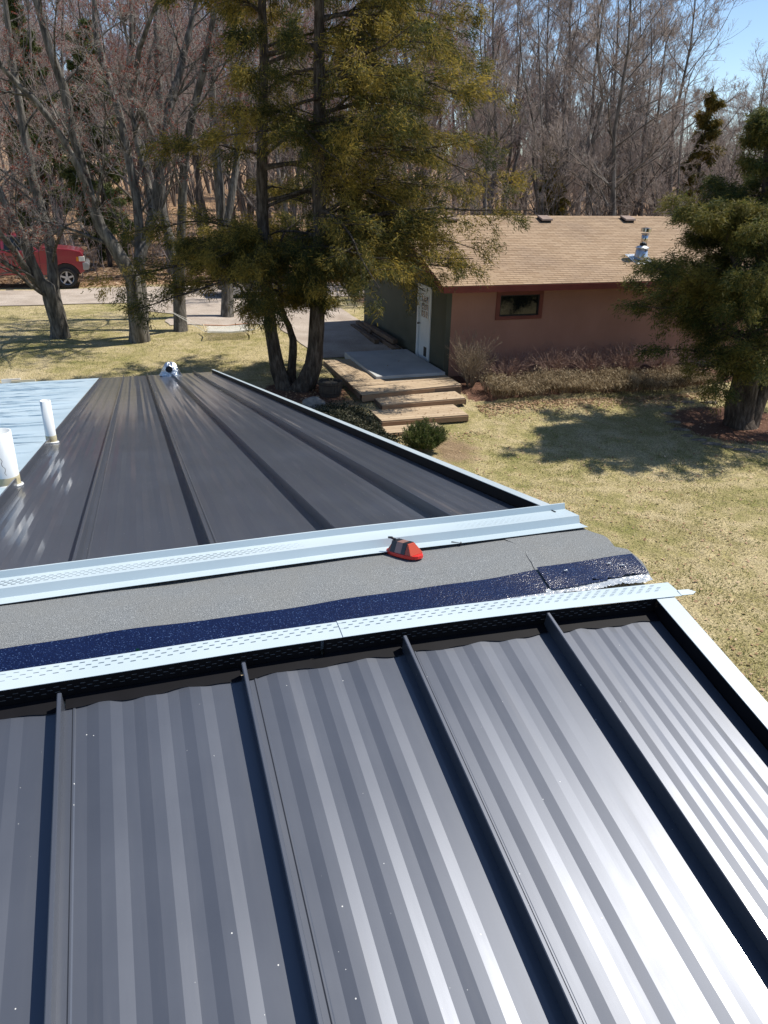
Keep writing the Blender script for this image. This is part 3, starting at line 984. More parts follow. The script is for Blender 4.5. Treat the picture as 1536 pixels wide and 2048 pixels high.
# window opening in the long wall: a 1.52..2.97, z 1.31..2.07
WA0, WA1, WZ0, WZ1 = 1.50, 2.98, 1.30, 2.08
mb = MB(); T = .15
for a0, a1, z0, z1 in ((0, WA0, ZB, wallz), (WA1, GLEN, ZB, wallz), (WA0, WA1, ZB, WZ0), (WA0, WA1, WZ1, wallz)):
    mb.boxf(lambda a, b, c: ga(a, b, c), a0, a1, 0, T, z0, z1)
mb.build('wall', m_gwall, garage, label='brown long wall')
# gable wall with a door opening: depth 1.19..2.17
DA0, DA1, DZ1 = 1.10, 2.18, 2.08
mb = MB()


def gab(d0, d1, zb, over=0):
    zt = lambda d: min(RZ - abs(d - RD) * slope, 9) - .10
    mb.add([ga(-.004, d0, zb), ga(-.004, d1, zb), ga(-.004, d1, zt(d1)), ga(-.004, d0, zt(d0)),
            ga(T, d0, zb), ga(T, d1, zb), ga(T, d1, zt(d1)), ga(T, d0, zt(d0))],
           [(0, 3, 2, 1), (4, 5, 6, 7), (0, 1, 5, 4), (1, 2, 6, 5), (2, 3, 7, 6), (3, 0, 4, 7)])


gab(-.004, DA0, ZB); gab(DA0, DA1, DZ1); gab(DA1, RD, ZB); gab(RD, GDEP, ZB)
mb.build('wall', m_ggreen, garage, label='dark green gable wall')
mb = MB(); mb.boxf(ga, 0, GLEN, GDEP - T, GDEP, ZB, wallz); mb.boxf(ga, GLEN - T, GLEN, T, GDEP - T, ZB, wallz)
mb.build('wall', m_gwall, garage)
# roof decks
mb = MB()


def rp(a, s, n):            # front slope: s from eave upward, n off the deck
    q = math.hypot(1, slope)
    return ga(a, -EOV + s / q - n * slope / q, EZ + s * slope / q + n / q)


def rpb(a, s, n):
    q = math.hypot(1, slope)
    return ga(a, 2 * RD + EOV - s / q + n * slope / q, EZ + s * slope / q + n / q)


SL = math.hypot(RD + EOV, RZ - EZ)
mb.boxf(rp, -ROV, GLEN + ROV, 0, SL, -.09, 0)
mb.boxf(rpb, -ROV, GLEN + ROV, 0, SL, -.09, 0)
roof = mb.build('roof', m_shingle_base, garage)
# shingle tabs, each its own little wedge
q = math.hypot(1, slope); exp_ = .118; tabw = .30
nrow = int(SL / exp_) + 1
tv, tf_ = [], []
rg = np.random.default_rng(3)
for i in range(nrow):
    s0 = i * exp_; s1 = min(s0 + exp_ + .05, SL)
    off = (i % 2) * tabw * .5 + rg.uniform(-.02, .02)
    a = -ROV - tabw + off
    while a < GLEN + ROV:
        a0 = max(a + .004, -ROV - .01); a1 = min(a + tabw - .004, GLEN + ROV + .01)
        a += tabw
        if a1 - a0 < .03: continue
        dz = rg.uniform(0, .0025); ds = rg.uniform(-.004, .004)
        b = len(tv)
        tv += [rp(a0, s0 + ds, .004), rp(a1, s0 + ds, .004), rp(a1, s0 + ds, .013 + dz), rp(a0, s0 + ds, .013 + dz), rp(a1, s1, .003), rp(a0, s1, .003)]
        tf_ += [(b, b + 1, b + 2, b + 3), (b + 3, b + 2, b + 4, b + 5)]
link('shingles', np_mesh('shingles', np.array(tv), np.array(tf_)), m_shingle, roof, kind='stuff')
mb = MB()
for k in range(40):
    a0 = -ROV + k * (GLEN + 2 * ROV) / 40; a1 = a0 + (GLEN + 2 * ROV) / 40 - .006
    mb.add([rp(a0, SL - .14, .016), rp(a1, SL - .14, .016), rp(a1, SL + .004, .022), rp(a0, SL + .004, .022), rpb(a1, SL - .14, .016), rpb(a0, SL - .14, .016)], [(0, 1, 2, 3), (3, 2, 4, 5)])
mb.build('ridge_cap', m_shingle, roof)
# fascia and rake boards
mb = MB(); mb.boxf(ga, -ROV, GLEN + ROV, -EOV - .028, -EOV - .002, EZ - .17, EZ - .012); mb.build('fascia_board', m_fascia, garage)
mb = MB(); mb.boxf(ga, -ROV + .03, GLEN + ROV - .03, -EOV, -.002, EZ - .165, EZ - .15); mb.build('soffit', m_fascia, garage)
for fn in (rp, rpb):
    mb = MB(); mb.boxf(fn, -ROV - .028, -ROV - .002, -.01, SL - .002, -.17, -.012); mb.build('rake_board', m_fascia, garage)
# window
win = MB(); fr = .10
for a0, a1, z0, z1 in ((WA0 - .0, WA1, WZ1 - fr, WZ1), (WA0, WA1, WZ0, WZ0 + fr), (WA0, WA0 + fr + .02, WZ0 + fr, WZ1 - fr), (WA1 - fr - .02, WA1, WZ0 + fr, WZ1 - fr)):
    win.boxf(ga, a0, a1, -.03, .05, z0, z1)
wo = bevel(win.build('window', m_winframe, garage), .006)
mb = MB(); mb.boxf(ga, WA0 + fr + .02, WA1 - fr - .02, .03, .04, WZ0 + fr, WZ1 - fr); mb.build('pane', m_glass_dark, wo)
mb = MB()
for a0, a1, z0, z1 in ((WA0 + .12, WA1 - .12, WZ1 - fr - .03, WZ1 - fr), (WA0 + .12, WA1 - .12, WZ0 + fr, WZ0 + fr + .03), (WA0 + .12, WA0 + .15, WZ0 + fr + .03, WZ1 - fr - .03), (WA1 - .15, WA1 - .12, WZ0 + fr + .03, WZ1 - fr - .03)):
    mb.boxf(ga, a0, a1, -.005, .028, z0, z1)
mb.build('sash', m_dark, wo)
# door on the gable wall
mb = MB()
for d0, d1, z0, z1 in ((DA0, DA0 + .10, -.12, DZ1), (DA1 - .10, DA1, -.12, DZ1), (DA0 + .10, DA1 - .10, DZ1 - .10, DZ1)):
    mb.boxf(lambda a, b, c: ga(b, a, c), d0, d1, -.035, .10, z0, z1)
mb.boxf(lambda a, b, c: ga(b, a, c), DA0 + .1, DA1 - .1, -.05, .10, -.13, -.085)
bevel(mb.build('door_frame', m_door, garage), .004)
mb = MB(); d0, d1 = DA0 + .105, DA1 - .105
mb.boxf(lambda a, b, c: ga(b, a, c), d0, d1, .02, .06, -.08, DZ1 - .105)
dr = mb.build('door', m_door, garage, label='white door with divided window and pet flap')
mb = MB(); gz0, gz1, gd0, gd1 = 1.15, 1.78, d0 + .16, d1 - .16
mb.boxf(lambda a, b, c: ga(b, a, c), gd0, gd1, .014, .0185, gz0, gz1)
pane = mb.build('pane', m_glass_dark, dr)
mb = MB()
for d_ in np.linspace(gd0, gd1, 4): mb.boxf(lambda a, b, c: ga(b, a, c), d_ - .012, d_ + .012, .004, .0125, gz0 - .02, gz1 + .02)
for z_ in np.linspace(gz0, gz1, 4): mb.boxf(lambda a, b, c: ga(b, a, c), gd0 - .02, gd1 + .02, .006, .0128, z_ - .012, z_ + .012)
mb.build('muntin', m_door, dr)
for zz0, zz1 in ((.95, 1.05), (.10, .80)):
    pass
mb = MB(); mb.boxf(lambda a, b, c: ga(b, a, c), d0 + .22, d0 + .42, .008, .0195, .02, .30); mb.build('pet_flap', m_dark, dr)
mb = MB(); kn = ga(-.01, d1 - .07, .93); mb.tube([kn + GL * .03, kn - GL * .03], .012, 8); mb.tube([kn - GL * .03, kn - GL * .045, kn - GL * .065], [.02, .032, .018], 10); mb.build('handle', m_dark, dr, smooth=True)
# box vents near the ridge
def ventpos(a):
    mb = MB(); s0 = SL - .52
    mb.boxf(rp, a - .17, a + .17, s0 + .02, s0 + .36, .01, .09)
    vb = mb.build('roof_vent', m_dark, roof)
    mb = MB(); mb.add([rp(a - .21, s0 - .03, .085), rp(a + .21, s0 - .03, .085), rp(a + .20, s0 + .40, .075), rp(a - .20, s0 + .40, .075),
                       rp(a - .19, s0 + .0, .135), rp(a + .19, s0 + .0, .135), rp(a + .18, s0 + .36, .105), rp(a - .18, s0 + .36, .105)],
                      [(0, 3, 2, 1), (4, 5, 6, 7), (0, 1, 5, 4), (1, 2, 6, 5), (2, 3, 7, 6), (3, 0, 4, 7)])
    bevel(mb.build('vent_cap', m_ventbox, vb), .008)


for a in (1.49, 4.78, 7.92): ventpos(a)
# stove flue
CA, CS = 6.66, 1.42
fb = rp(CA, CS, .0)
flue = MB(); tv_ = []
mb = MB(); mb.boxf(rp, CA - .36, CA + .36, CS - .34, CS + .34, .016, .020)
fl = mb.build('stove_flue', m_galv, garage, label='galvanised stove flue with flashing and rain cap')
cone = [(0, .215), (.10, .20), (.34, .165)]
mb = MB(); mb.tube([fb + Z * zz for zz, r_ in cone], [r_ for zz, r_ in cone], 24); mb.build('flashing_cone', m_galv, fl, smooth=True)
mb = MB(); mb.tube([fb + Z * .33, fb + Z * .345, fb + Z * .40], [.21, .21, .115], 24); mb.build('storm_collar', m_galv, fl)
ln = np.array([.05, 0, 1.0])
mb = MB(); mb.tube([fb + ln * .38, fb + ln * .46], .105, 20); mb.build('flue_band', m_dark, fl)
mb = MB(); mb.tube([fb + ln * .45, fb + ln * .74], .10, 20); mb.build('flue_pipe', m_chrome, fl, smooth=True)
mb = MB(); mb.tube([fb + ln * .72, fb + ln * .735, fb + ln * .75], [.115, .13, .115], 20); mb.build('flue_ring', m_chrome, fl, smooth=True)
for k in range(3):
    t = k * 2.1; e_ = np.array([math.cos(t), math.sin(t), 0]) * .10
    mb = MB(); mb.tube([fb + ln * .74 + e_, fb + ln * .83 + e_], .008, 6); mb.build('cap_strut', m_chrome, fl)
mb = MB(); mb.tube([fb + ln * .79, fb + ln * .80, fb + ln * .89, fb + ln * .91], [.14, .155, .155, .05], 24); mb.build('rain_cap', m_chrome, fl)
mb = MB(); lp = fb + Z * .27 - GH * .18; mb.boxf(lambda a, b, c: lp + GL * a + GH * b + Z * c, -.02, .07, -.012, -.004, -.012, .012); mb.build('flue_label', m_dark, fl)

# ================================================================== PATIO SLAB, DECK, STEPS
mb = MB(); mb.boxf(ga, -2.15, -.12, -.42, 2.75, -.22, 0.0)
bevel(mb.build('patio_slab', m_slab, kind='structure'), .012)
deck = empty('wooden_deck', ga(-1.6, -1.5, -.4), 'tan wooden deck with wide steps down to the lawn', 'deck')


def board(a0, a1, d0, d1, z0, z1, name='board', mat=None, skew=0.0):
    mb = MB(); mb.boxf(lambda a, b, c: ga(a, b + skew * (a + 1.5), c), a0, a1, d0, d1, z0, z1)
    return mb.build(name, mat or m_deck, deck)


DZ = -.08; bw = .14
d = -1.62
while d < -.46:                       # front run, boards along the garage front
    board(-2.97, -.10, d, d + bw - .007, DZ - .03, DZ, skew=.10 if d < -1.0 else .05)
    d += bw
a = -2.97
while a < -2.20:                      # side run, boards along the slab
    board(a, a + bw - .007, -.42, 2.15, DZ - .03, DZ)
    a += bw
board(-2.97, -.10, -1.66, -1.635, DZ - .19, DZ - .032, 'riser_board', m_riser, .10)
board(-2.985, -2.96, -1.66, 2.15, DZ - .17, DZ - .032, 'rim_board', m_timber)
levels = [(-.21, -2.62, -.34, -2.34, -1.66, .02), (-.34, -2.92, -.70, -3.30, -2.36, -.02), (-.47, -2.98, -1.55, -3.86, -3.32, -.03)]
for zt, a0, a1, d0, d1, sk in levels:
    d = d0
    while d < d1 - .03:
        board(a0, a1, d, min(d + bw - .007, d1), zt - .03, zt, 'tread_board', None, sk)
        d += bw
    board(a0, a1, d0 - .03, d0 - .005, zt - .15, zt - .032, 'riser_board', m_riser, sk)
    board(a0 - .02, a0 + .01, d0, d1, zt - .18, zt - .032, 'stringer', m_timber)
    board(a1 - .01, a1 + .02, d0, d1, zt - .18, zt - .032, 'stringer', m_timber)
for dd_ in (-1.3, -.6): 
    pass
mb = MB(); mb.boxf(ga, -2.9, -.15, -1.6, -.46, -.6, DZ - .035); mb.boxf(ga, -2.9, -2.2, -.46, 2.1, -.5, DZ - .035); mb.build('joist_frame', m_timber, deck)
# landscape timbers stacked along the gable wall
for k, (d0, d1, off, z0) in enumerate(((2.9, 5.4, -.34, .0), (5.5, 7.4, -.36, .02), (3.3, 6.6, -.30, .16), (4.2, 7.2, -.62, .0))):
    mb = MB(); g0 = float(ground_z(*ga(off, d0)[:2])) + z0 + .03
    mb.boxf(lambda a, b, c: ga(a + off + .02 * math.sin(b), b, c), -.08, .08, d0, d1, g0, g0 + .14)
    bevel(mb.build('landscape_timber', m_timber, label=['dark landscape timber on the ground next to the patio slab', 'dark landscape timber at the back end of the green gable wall', 'dark landscape timber topmost of the stack along the gable wall', 'dark landscape timber lying farthest out from the gable wall'][k], cat='timber', group='timbers along the gable wall'), .012)

# half-barrel planter
bc = gnd(661, 790); bc = np.array(bc)
bar = empty('barrel_planter', bc, 'dark wooden half barrel planter with dry soil beside the deck', 'planter')
ns = 22
for k in range(ns):
    t0, t1 = (k + .06) * 2 * math.pi / ns, (k + .94) * 2 * math.pi / ns
    mb = MB(); vs = []
    for zz, r_ in ((0, .27), (.18, .30), (.38, .31)):
        for rr_, tt in ((r_, t0), (r_, t1), (r_ - .035, t1), (r_ - .035, t0)):
            vs.append(bc + np.array([rr_ * math.cos(tt), rr_ * math.sin(tt), zz]))
    fs = [(0, 3, 2, 1), (8, 9, 10, 11)]
    for i in range(2): fs += [(i * 4 + j, i * 4 + (j + 1) % 4, (i + 1) * 4 + (j + 1) % 4, (i + 1) * 4 + j) for j in range(4)]
    mb.add(vs, fs); mb.build('stave', m_barrel, bar)
for zz, r_ in ((.06, .284), (.29, .308)):
    mb = MB(); mb.tube([bc + Z * zz, bc + Z * (zz + .035)], [r_, r_ + .003], 28, False); mb.build('hoop', m_hoop, bar)
rg = np.random.default_rng(8)
P = np.array([[bc + np.array([r_ * math.cos(t), r_ * math.sin(t), .31 + rg.uniform(-.02, .03)]) for t in np.linspace(0, 2 * math.pi, 19)] for r_ in (0.01, .09, .18, .285)])
P[:, -1] = P[:, 0]
V, F = grid_mesh(P); link('soil', np_mesh('soil', V, F), m_soil, bar)


m_edging = pm('brown_grey_edging', [(.3, (.10, .08, .065)), (.5, (.17, .145, .12)), (.75, (.27, .235, .20))], 6, 6, .95, .6, 14, .03)
# rocks
def rock(c, sx, sy, sz, seed, name, label, cat, mat, group=None):
    bm = bmesh.new(); bmesh.ops.create_icosphere(bm, subdivisions=3, radius=1)
    rg = np.random.default_rng(seed); k = rg.normal(0, 1, (5, 3)); ph = rg.uniform(0, 6, 5)
    for v in bm.verts:
        nse = sum(math.sin(float(np.dot(k[i], v.co)) * 2.2 + ph[i]) for i in range(5)) * .07
        v.co = Vector((v.co.x * sx, v.co.y * sy, max(v.co.z, -.5) * sz)) * (1 + nse)
        v.co += Vector(c)
    me = bpy.data.meshes.new(name); bm.to_mesh(me); bm.free()
    return link(name, me, mat, label=label, cat=cat, group=group)


rc = gnd(626, 812); rock(rc + Z * .05, .30, .20, .17, 2, 'garden_rock', 'rounded grey garden rock in front of the barrel planter', 'rock', m_rock)
rc = gnd(690, 766); rock(rc + Z * .02, .09, .07, .06, 4, 'garden_rock', 'small pale stone by the deck edge beside the barrel', 'rock', m_rock)
ec = CEDAR_R
EDGE_LABELS = ['edging stone at the far left tip of the mulch bed under the right cedar', 'edging stone at the left end of the cedar bed, next below its tip', 'edging stone on the left curve of the cedar bed, third below its tip', 'edging stone on the lower left curve of the cedar bed', 'edging stone on the front border of the cedar bed, at its left', 'edging stone on the front border of the cedar bed, left of centre', 'edging stone in the middle of the cedar bed front border', 'edging stone on the front border of the cedar bed, right of centre', 'rightmost edging stone on the front border of the cedar bed', 'edging stone behind the left tip of the cedar bed', 'edging stone on the back border of the cedar bed, farther from trunk', 'edging stone on the back border of the cedar bed, nearest the trunk']
edge_px = [(1335, 828), (1345, 845), (1358, 860), (1375, 872), (1398, 881), (1425, 889), (1455, 895), (1485, 900), (1515, 904), (1342, 815), (1375, 805), (1420, 806)]
for k, (px, py) in enumerate(edge_px):
    c_ = gnd(px, py)
    rock(c_ + Z * .0, .15 + .05 * (k % 3), .07, .05, 20 + k, 'edging_stone', EDGE_LABELS[k], 'stone', m_edging, 'edging stones round the cedar bed')

# ================================================================== TREES
def resample(pts, n_):
    pts = np.asarray(pts, float)
    # smooth (Catmull-Rom) resampling
    t = np.linspace(0, len(pts) - 1, n_); i = np.clip(t.astype(int), 0, len(pts) - 2); f = (t - i)[:, None]
    p0 = pts[np.clip(i - 1, 0, None)]; p1 = pts[i]; p2 = pts[i + 1]; p3 = pts[np.clip(i + 2, None, len(pts) - 1)]
    return .5 * (2 * p1 + (p2 - p0) * f + (2 * p0 - 5 * p1 + 4 * p2 - p3) * f ** 2 + (-p0 + 3 * p1 - 3 * p2 + p3) * f ** 3)


def spawn(P, R, k, t0, t1, ang, ratio, npts, rng, up=.2, droop=0.0, wob=.12, rfac=.55, rmin=.003, tip=.35, lmin=.15, flat=1.0):
    B, N, _ = P.shape
    t = rng.uniform(t0, t1, (B, k)) * (N - 1)
    i = np.clip(t.astype(int), 0, N - 2); f = (t - i)
    bi = np.arange(B)[:, None]
    S = P[bi, i] * (1 - f)[..., None] + P[bi, i + 1] * f[..., None]
    T = P[bi, i + 1] - P[bi, i]; T /= np.linalg.norm(T, axis=-1, keepdims=True) + 1e-9
    r0 = (R[bi, i] * (1 - f) + R[bi, i + 1] * f) * rfac
    Ln = np.linalg.norm(np.diff(P, axis=1), axis=2).sum(1)[:, None]
    rnd = rng.normal(size=T.shape); perp = rnd - (rnd * T).sum(-1, keepdims=True) * T
    perp /= np.linalg.norm(perp, axis=-1, keepdims=True) + 1e-9
    an = rng.uniform(ang[0], ang[1], (B, k))[..., None]
    D = T * np.cos(an) + perp * np.sin(an)
    if flat < 1: D = D * np.array([1, 1, flat]); D /= np.linalg.norm(D, axis=-1, keepdims=True) + 1e-9
    ln = np.maximum(Ln * ratio * rng.uniform(.6, 1.25, (B, k)) * (1.15 - .6 * t / (N - 1)), lmin)
    S = S.reshape(-1, 3); D = D.reshape(-1, 3); ln = ln.reshape(-1); r0 = np.maximum(r0.reshape(-1), rmin)
    M = len(S); out = np.zeros((M, npts, 3)); out[:, 0] = S
    step = ln / (npts - 1); d = D.copy()
    for j in range(1, npts):
        d = d + rng.normal(0, wob, d.shape) + np.array([0, 0, up - droop * j / npts]) / npts * 2
        d /= np.linalg.norm(d, axis=1, keepdims=True)
        out[:, j] = out[:, j - 1] + d * step[:, None]
    rad = r0[:, None] * np.linspace(1, tip, npts)[None]
    return out, np.maximum(rad, rmin * .7)


def bare_tree(name, stems, radii, seed, base, label, group, mats, k=(7, 6, 6, 4), buds=0, up=.25, droop=.15, ratio=(.42, .45, .5, .55),
              tmin=.30, rmin=(.012, .007, .0045, .0035), nseg=14, cat='tree', rf=.5):
    rng = np.random.default_rng(seed)
    o = empty(name, base, label, cat, group)
    P = np.stack([resample(s, nseg) for s in stems]); R = np.stack([np.interp(np.linspace(0, 1, nseg), np.linspace(0, 1, len(r_)), r_) for r_ in radii])
    P[:, 2:-1] += rng.normal(0, .012, P[:, 2:-1].shape)
    V, F = tubes(P, R, 10)
    link('trunk', np_mesh('trunk', V, F, True), mats[0], o)
    P1, R1 = spawn(P, R, k[0], tmin, .98, (.45, 1.1), ratio[0], 8, rng, up, droop, .10, rf, rmin[0], .25)
    P2, R2 = spawn(P1, R1, k[1], .2, 1, (.35, 1.0), ratio[1], 6, rng, up, droop, .13, .55, rmin[1])
    P3, R3 = spawn(P2, R2, k[2], .15, 1, (.35, .95), ratio[2], 5, rng, up, droop, .15, .6, rmin[2])
    P4, R4 = spawn(P3, R3, k[3], .2, 1, (.3, .9), ratio[3], 3, rng, up, droop, .15, .7, rmin[3])
    V, F = merge([tubes(P1, R1, 5), tubes(P2, R2, 4)])
    link('limbs', np_mesh('limbs', V, F, True), mats[0], o, kind='stuff')
    V, F = merge([tubes(P3, R3, 3), tubes(P4, R4, 3)])
    link('crown', np_mesh('crown', V, F, True), mats[1], o, kind='stuff')
    if buds:
        E_ = np.concatenate([P4[:, -1], P4[:, 1], P3[:, -1]]); E_ = E_[rng.permutation(len(E_))[:buds]]
        V, F = leaf_tris(E_, np.tile([0, 0, .6], (len(E_), 1)), 3, rng, (.03, .07), (.02, .04), .9)
        link('buds', np_mesh('buds', V, F), mats[2], o, kind='stuff')
    return o


def leaf_tris(C, D, k, rng, ln, wd, spread, jit=.03):
    """k slim triangles at each centre C, pointing along D with random spread"""
    M = len(C)
    C = np.repeat(C, k, 0) + rng.normal(0, jit, (M * k, 3)); D = np.repeat(D, k, 0) + rng.normal(0, spread, (M * k, 3))
    D /= np.linalg.norm(D, axis=1, keepdims=True) + 1e-9
    S = np.cross(D, rng.normal(size=D.shape)); S /= np.linalg.norm(S, axis=1, keepdims=True) + 1e-9
    l_ = rng.uniform(*ln, (M * k, 1)); w_ = rng.uniform(*wd, (M * k, 1))
    V = np.stack([C - S * w_ * .5, C + S * w_ * .5, C + D * l_], 1).reshape(-1, 3)
    return V, np.arange(len(V)).reshape(-1, 3)


def conifer(name, stems, radii, seed, base, label, mats, nb, lenf, zr, k2=13, kt=20, lt=(.07, .15), wt=(.022, .042), tri=9, group=None, droop=.35, rise=.12, cat='tree', bias=None, thin=0):
    rng = np.random.default_rng(seed)
    o = empty(name, base, label, cat, group)
    P = np.stack([resample(s, 16) for s in stems]); R = np.stack([np.interp(np.linspace(0, 1, 16), np.linspace(0, 1, len(r_)), r_) for r_ in radii])
    P[:, 2:-1] += rng.normal(0, .01, P[:, 2:-1].shape)
    V, F = tubes(P, R, 12)
    # fluted cedar trunk
    V = V.reshape(-1, 12, 3); ctr = V.mean(1, keepdims=True)
    V = ctr + (V - ctr) * (1 + rng.uniform(-.12, .12, (1, 12, 1)) + rng.normal(0, .03, V.shape[:2] + (1,)))
    link('trunk', np_mesh('trunk', V.reshape(-1, 3), F, True), mats[0], o)
    starts, dirs, lens, zf = [], [], [], []
    for ib in range(nb):
        b = rng.integers(len(stems)) if len(stems) > 1 else 0
        z = zr[0] + (zr[1] - zr[0]) * (ib + rng.uniform(0, 1)) / nb
        pz = P[b][:, 2]; j = int(np.clip(np.searchsorted(pz, base[2] + z) - 1, 0, 14))
        f = np.clip((base[2] + z - pz[j]) / (pz[j + 1] - pz[j] + 1e-6), 0, 1)
        s = P[b][j] * (1 - f) + P[b][j + 1] * f
        az = bias(rng, z) if bias else rng.uniform(0, 2 * math.pi)
        ll = lenf(az, z) * rng.uniform(.72, 1.12)
        if ll < .25 or (thin and z < thin and rng.uniform() < .42): continue
        starts.append(s); dirs.append((math.cos(az), math.sin(az))); lens.append(ll); zf.append(z)
    S = np.array(starts); Dh = np.array(dirs); Ln = np.array(lens)
    t = np.linspace(0, 1, 8)
    dr = droop * rng.uniform(.5, 1.4, len(S)); rs = rise * rng.uniform(.2, 2.2, len(S))
    B = np.zeros((len(S), 8, 3))
    B[:, :, :2] = S[:, None, :2] + Dh[:, None, :] * (Ln[:, None] * t[None])[..., None]
    B[:, :, 2] = S[:, None, 2] + Ln[:, None] * (rs[:, None] * t[None] * 2 - dr[:, None] * t[None] ** 2 + .25 * np.clip(t[None] - .7, 0, 1) ** 1.5)
    B[:, 1:] += np.cumsum(rng.normal(0, .035, B[:, 1:].shape), axis=1)
    RB = (.009 + .009 * Ln)[:, None] * np.linspace(1, .2, 8)[None]
    P2, R2 = spawn(B, RB, k2, .16, 1.0, (.4, 1.15), .33, 5, rng, .05, .55, .14, .5, .004, flat=.32)
    P3, R3 = spawn(P2, R2, 3, .25, 1.0, (.4, 1.0), .55, 4, rng, .0, .6, .16, .6, .003, flat=.4)
    V, F = merge([tubes(B, RB, 5), tubes(P2, R2, 3)])
    link('limbs', np_mesh('limbs', V, F, True), mats[0], o, kind='stuff')
    cs, ds = [], []
    for PP, kk in ((P2, kt), (P3, max(3, kt // 2))):
        N = PP.shape[1]
        tt = rng.uniform(.25, 1, (len(PP), kk)) * (N - 1); i = np.clip(tt.astype(int), 0, N - 2); f = (tt - i)[..., None]; bi = np.arange(len(PP))[:, None]
        C = PP[bi, i] * (1 - f) + PP[bi, i + 1] * f; D = PP[bi, i + 1] - PP[bi, i]
        D /= np.linalg.norm(D, axis=-1, keepdims=True) + 1e-9
        cs.append(C.reshape(-1, 3)); ds.append(D.reshape(-1, 3))
    C = np.concatenate(cs); D = np.concatenate(ds) + np.array([0, 0, -.15])
    # thin whole sprays at random so that gaps stay open
    V, F = leaf_tris(C, D, tri, rng, lt, wt, .55, .075)
    link('crown', np_mesh('crown', V, F), mats[1], o, kind='stuff')
    return o


def px_path(pts, y0, dy=0.0, rng=None, curve=0.0):
    """pixel path -> points on a slightly receding or advancing sheet at distance y0"""
    n_ = len(pts)
    return [at_y(px, py, y0 + dy * i / (n_ - 1) + curve * math.sin(i * 1.3)) for i, (px, py) in enumerate(pts)]


def pr(px_list, y0):
    return [max(.012, v * y0 / math.cos(PITCH) / FPX * (.98 if y0 < 21 else .80)) for v in px_list]


mA = (m_bark, m_twig, m_buds)
# --- maple left of the frame, beside the pickup
b0 = gnd(122, 674); y0 = b0[1]
stems = [px_path([(122, 682), (118, 655), (107, 615), (95, 577), (72, 548), (43, 470), (13, 415), (-20, 340), (-50, 240)], y0, -1.0),
         px_path([(124, 680), (120, 650), (112, 610), (108, 570), (103, 503), (88, 440), (67, 367), (45, 240), (33, 160), (20, 80), (2, -60)], y0, 1.2),
         px_path([(95, 585), (62, 553), (30, 505), (0, 467), (-60, 410)], y0, -2.2)]
radii = [pr([26, 18, 16.5, 15, 11.5, 9.5, 8.5, 7, 5], y0), pr([20, 17, 16, 12, 11, 10, 9.5, 8, 7, 6, 4], y0), pr([11, 8, 7, 6, 5], y0)]
bare_tree('maple_tree', stems, radii, 3, b0, 'bare maple leaning left with three limbs in front of the red pickup', None, mA, (9, 7, 6, 4), 1500, .25, .5, rf=.3)
# --- maple with a V of stems
b1 = gnd(279, 682); y1 = b1[1]
stems = [px_path([(280, 690), (278, 660), (272, 610), (266, 560), (250, 528), (225, 490), (200, 453), (180, 400), (163, 325), (143, 250), (127, 177), (100, 97), (70, -10), (40, -90)], y1, -1.4),
         px_path([(281, 690), (282, 650), (280, 600), (277, 550), (280, 500), (277, 433), (260, 333), (240, 233), (220, 167), (193, 83), (188, -20)], y1, .8),
         px_path([(276, 560), (284, 500), (296, 475), (313, 383), (333, 267), (340, 200), (357, 160), (373, 83), (397, -10)], y1, 1.6),
         px_path([(302, 420), (300, 393), (283, 317), (267, 233), (260, 167), (263, 83), (262, -30)], y1 + .4, 2.2),
         px_path([(330, 330), (322, 307), (290, 240), (270, 187), (277, 110), (295, 55), (320, -10)], y1 + .6, -1.8),
         px_path([(188, 415), (167, 360), (133, 293), (83, 217), (33, 167), (-10, 120), (-60, 90)], y1 - .8, -2.0)]
radii = [pr([26, 21, 18, 16, 15, 13.5, 12, 11, 10, 9, 8.5, 7.5, 6, 4], y1), pr([20, 17, 16, 14, 11, 9.5, 8.5, 8, 7, 6, 4], y1), pr([12, 11, 11, 10, 9, 8.5, 7.5, 6.5, 4], y1),
         pr([6, 8, 7.5, 7, 6.5, 5.5, 3.5], y1), pr([5, 6, 6, 5.5, 5, 4, 3], y1), pr([5, 7, 6.5, 6, 5, 4, 3], y1)]
bare_tree('maple_tree', stems, radii, 4, b1, 'bare maple dividing into a V of dark stems left of the large cedar', None, mA, (9, 7, 6, 4), 2600, .25, .45, rf=.3)
# --- two more trunks half hidden by the cedar
b2 = gnd(360, 662); y2 = b2[1]
stems = [px_path([(362, 668), (360, 630), (358, 560), (350, 510), (335, 465), (325, 410), (318, 330), (322, 220), (312, 90), (318, -30)], y2, 1.5),
         px_path([(360, 600), (362, 540), (362, 490), (366, 400), (368, 333), (378, 267), (400, 167), (413, 100), (436, -10)], y2, -1.2)]
radii = [pr([17, 14, 13, 12, 10, 8.5, 8, 7, 6, 4], y2), pr([8, 10, 9.5, 9, 8.5, 8, 7, 6, 4], y2)]
bare_tree('maple_tree', stems, radii, 5, b2, 'bare grey maple with two stems just left of the cedar branches', None, mA, (9, 7, 6, 4), 1500, .3, .35, rf=.3)
b3 = gnd(455, 634); y3 = b3[1]
stems = [px_path([(455, 640), (454, 600), (452, 540), (447, 480), (440, 400), (430, 290), (424, 150), (430, 0), (425, -80)], y3, 1.0),
         px_path([(447, 480), (462, 400), (475, 310), (480, 200), (492, 90), (500, -40)], y3, 1.6)]
radii = [pr([16, 13, 12, 11, 10, 9, 7.5, 6, 4], y3), pr([7, 8, 7, 6.5, 5.5, 4], y3)]
bare_tree('maple_tree', stems, radii, 6, b3, 'bare trunk standing behind the cedar and the hammock', None, mA, (8, 7, 6, 4), 1500, .3, .3, rf=.3)

